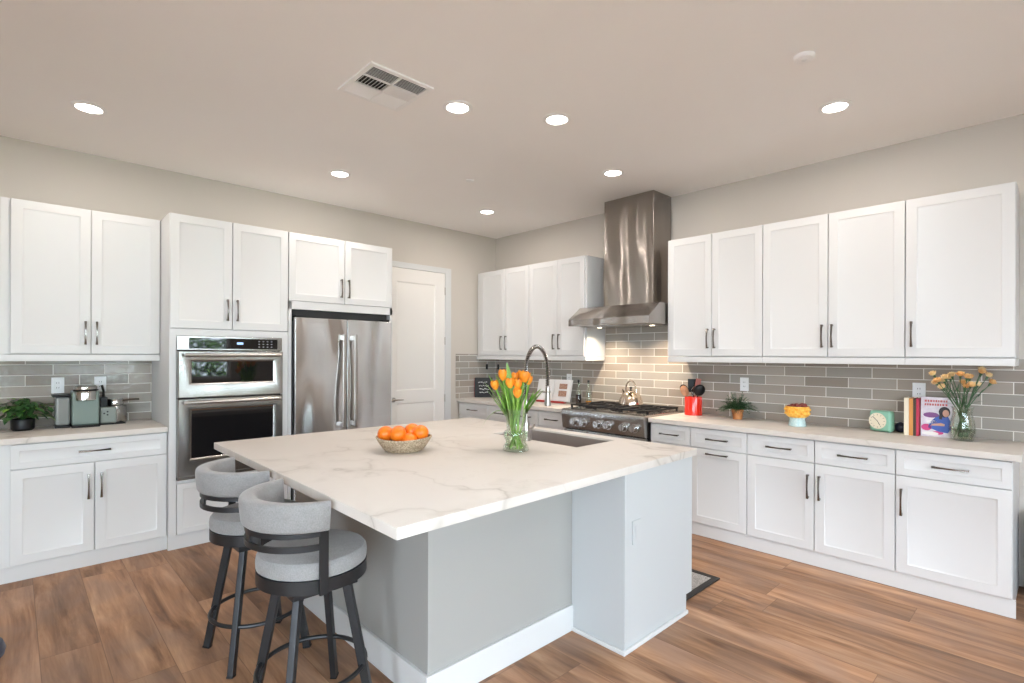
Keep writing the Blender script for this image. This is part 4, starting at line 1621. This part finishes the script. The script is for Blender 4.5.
# ------------------------------------------------------------------ items left of the range
t = thing('cookbook', 'black cookbook with white lettering standing in the far corner', 'book', (.112, -.300, CZ), radians(45))
m = M().box(-.112, .112, -.0135, -.0095, .001, .25, .001)
m.mi = 1
random.seed(21)
for q in range(4):
    x_ = -.07 + random.uniform(0, .02)
    for s_ in range(5):
        wd = random.uniform(.012, .03)
        zz = .19 - q * .042 + random.uniform(-.006, .006)
        m.obox((x_ + wd / 2, -.0139, zz), (wd, .0008, random.uniform(.004, .014)), Matrix.Rotation(random.uniform(-.5, .5), 3, 'Y'))
        x_ += wd + .005
        if x_ > .06: break
m.mi = 0
m.box(-.112, .112, .0105, .0135, .001, .25, .001)
m.build('cover', [M_COVERBLK, M_CHALK], t)
M().box(-.114, -.1122, -.0135, .0135, .001, .25).build('spine', M_REDCOV, t)
M().box(-.1118, .108, -.0092, .0102, .004, .247).build('pages', M_PAGE, t)

t = thing('recipe_book', 'open white recipe book propped up left of the range', 'book', (1.155, -.16, CZ), radians(4))
rb = M()
lean = radians(-14)
for sg in (-1, 1):
    rs = []
    for i in range(9):
        u = i / 8
        x = sg * (.004 + .232 * u)
        yb0 = -.012 * sin(pi * u * .9) + .004
        rs.append([(x, yb0 - .014, .018), (x, yb0, .018), (x, yb0, .262), (x, yb0 - .014, .262)])
    rb.rings(rs)
tilt(rb, lean).build('pages', M_PAGE, t)
ph = M()
ph.box(.09, .20, -.0275, -.0262, .155, .215); ph.box(.09, .20, -.0275, -.0262, .07, .135)
tilt(ph, lean).build('food_picture', M_BROWN, t)
cv = M().box(-.242, .242, .006, .009, .012, .268)
tilt(cv, lean).build('cover', M_PAGE, t)
sd = M().box(-.20, .20, -.05, .0, .0, .010, .002)
sd.box(-.20, .20, -.055, -.047, .010, .022, .002)
sd.build('book_stand', M_REDCOV, t)


def bottle(lab, x, y, liquid, fill):
    t = thing('oil_bottle', lab, 'bottle', (x, y, CZ), 0, 'bottles beside the range')
    outer = [(.0005, 0), (.030, 0), (.033, .004), (.033, .13), (.028, .155), (.014, .18), (.012, .23), (.014, .234), (.014, .24)]
    inner = [(r - .003, z) for r, z in outer[::-1] if z > .01] + [(.029, .006), (.0005, .006)]
    M().lathe(outer + inner, n=24, cap0=False, cap1=False).build('glass', M_GLASS, t)
    M().lathe([(.0005, .0065), (.0287, .0065), (.0298, .01), (.0298, fill), (.0005, fill)], n=24, cap0=False, cap1=False).build('liquid', liquid, t)
    M().lathe([(.0005, .225), (.008, .225), (.008, .241), (.013, .2415), (.013, .262), (.009, .268), (.0005, .268)], n=16, cap0=False, cap1=False).build('stopper', M_BLACK, t)


bottle('glass bottle half full of dark vinegar beside the range', 1.50, -.11, M_VINEGAR, .105)
bottle('clear glass bottle with little amber oil beside the range', 1.63, -.10, M_OIL, .045)


def kettle():
    t = thing('kettle', 'polished steel kettle with arched handle on the back burner', 'kettle', (2.235, -.20, .9665), radians(-20))
    M().lathe([(.0005, 0), (.112, 0), (.118, .006), (.118, .02), (.108, .06), (.088, .10), (.062, .125), (.045, .13), (.0005, .13)], n=44, cap0=False, cap1=False).build('body', M_KETTLE, t)
    M().lathe([(.047, .1305), (.044, .138), (.02, .146), (.0005, .147)], n=32, cap1=False).build('lid', M_KETTLE, t)
    M().lathe([(.006, .1475), (.005, .155), (.013, .160), (.014, .172), (.007, .178)], n=16).build('lid_knob', M_BLACK, t)
    sp = M().tube([(-.085, 0, .075), (-.115, 0, .098), (-.142, 0, .14)], [.026, .018, .012], 14)
    sp.build('spout', M_KETTLE, t)
    hp = []
    for i in range(17):
        a = pi * i / 16
        hp.append((-.085 * cos(a), 0, .12 + .115 * sin(a) ** .8))
    M().tube(hp, .007, 10).build('handle', M_KETTLE, t)


kettle()

# ------------------------------------------------------------------ items on the left worktop
t = thing('ivy_pot', 'leafy green plant in a black pot at the left counter end', 'potted plant', (.19, -4.575, CZ))
M().lathe([(.0005, 0), (.052, 0), (.062, .012), (.066, .075), (.063, .08), (.059, .075), (.055, .06), (.0005, .06)], n=32, cap0=False, cap1=False).build('pot', M_BLACK, t)
random.seed(9)
for kind_, cnt, mm in (('foliage', 150, M_DKLEAF), ('pale_leaves', 24, M_STEM)):
    fm = M()
    for i in range(cnt):
        a = random.uniform(0, 2 * pi); r = random.uniform(.01, .15) ** 1.0; zz = .185 - .85 * (r ** 1.25) + random.uniform(-.04, .045)
        p = Vector((min(max(r * cos(a) * .8, -.165), .2), r * sin(a) * 1.05, max(.03, zz) if r > .085 else max(.09, zz)))
        fm.leaf(p, (cos(a) + random.uniform(-.5, .5), sin(a) + random.uniform(-.5, .5), random.uniform(-.5, .6)), (0, 0, 1), random.uniform(.035, .06), random.uniform(.026, .042), .4, 4)
        if i % 3 == 0:
            fm.tube([(0, 0, .07), p * .5 + Vector((0, 0, .07)), p], .0016, 4, cap=False)
    fm.build(kind_, mm, t)


def coffee():
    # local: x to the right as seen, front facing -y ; placed on the oven wall
    t = thing('coffee_machine', 'sage green pod coffee machine with chrome head on the left counter', 'coffee machine', (.04, -4.238, CZ), pi / 2)
    M().box(-.080, .078, -.225, -.04, .012, .262, .014, 4).build('body', M_COFFEE, t)
    M().box(-.082, .081, -.262, -.03, 0, .014, .006, 3).build('base', M_BLACK, t)
    hd_ = M()
    hd_.lathe([(.056, .19), (.066, .196), (.068, .25), (.066, .256), (.068, .262), (.067, .292), (.056, .304), (.0005, .307)], (0.0, -.195, 0), 36, cap1=False)
    hd_.build('brew_head', M_HEAD, t)
    M().tube([(.069 * cos(a), -.195 + .069 * sin(a), .268) for a in [radians(180 + 12 * i) for i in range(16)]], .006, 8).build('head_lever', M_BLACK, t)
    tk = M().box(-.172, -.084, -.20, -.05, .016, .222, .022, 4)
    tk.build('water_tank', M_SMOKE, t)
    M().box(-.185, -.083, -.205, -.045, .222, .240, .007, 3).build('tank_lid', M_BLACK, t)
    M().box(-.172, -.085, -.20, -.05, 0, .0155, .004).build('tank_base', M_BLACK, t)


coffee()


def espresso():
    t = thing('espresso_maker', 'small grey-green frother machine with side handle beside the coffee machine', 'milk frother', (.04, -4.085, CZ), pi / 2)
    M().box(-.068, .035, -.17, -.02, .008, .132, .012, 4).build('body', M_SAGE2, t)
    M().lathe([(.0005, .004), (.062, .004), (.066, .012), (.066, .13), (.06, .138), (.0005, .14)], (.040, -.09, 0), 32, cap0=False, cap1=False).build('jug_bay', M_STEEL, t)
    M().box(-.07, .09, -.175, -.02, 0, .0075, .003).build('base', M_BLACK, t)
    M().lathe([(.0005, .141), (.050, .141), (.052, .15), (.050, .182), (.046, .188), (.0005, .19)], (.035, -.09, 0), 32, cap0=False, cap1=False).build('cup', M_HEAD, t)
    M().tube([(.085, -.09, .172), (.125, -.092, .177), (.185, -.095, .178)], [.010, .010, .011], 10, flat=(1, .8)).build('handle', M_DKCOV, t)
    M().box(-.062, -.018, -.14, -.05, .133, .205, .004).build('control_head', M_BLACK, t)
    M().tube([(-.04, -.09, .20), (-.038, -.085, .25), (-.048, -.08, .295)], [.009, .008, .009], 8).build('plug_cord', M_BLACK, t)
    bt = M()
    for (a, b) in ((-.042, .085), (-.022, .097), (-.022, .074)):
        bt.cyl((a, -.170, b), (a, -.1725, b), .006, n=12)
    bt.build('button', M_BLACK, t)


espresso()


# dark cushion on the floor, cut by the left edge of the view
o = M().lathe([(.0005, 0), (.10, .004), (.135, .03), (.14, .055), (.13, .085), (.09, .108), (.0005, .115)], n=36, cap0=False, cap1=False).build(
    'floor_cushion', fabric('navy_fabric', (.012, .014, .04)), loc=(1.719, -4.785, .001))
tag(o, 'dark navy rounded cushion on the plank floor below the coffee counter', 'cushion')
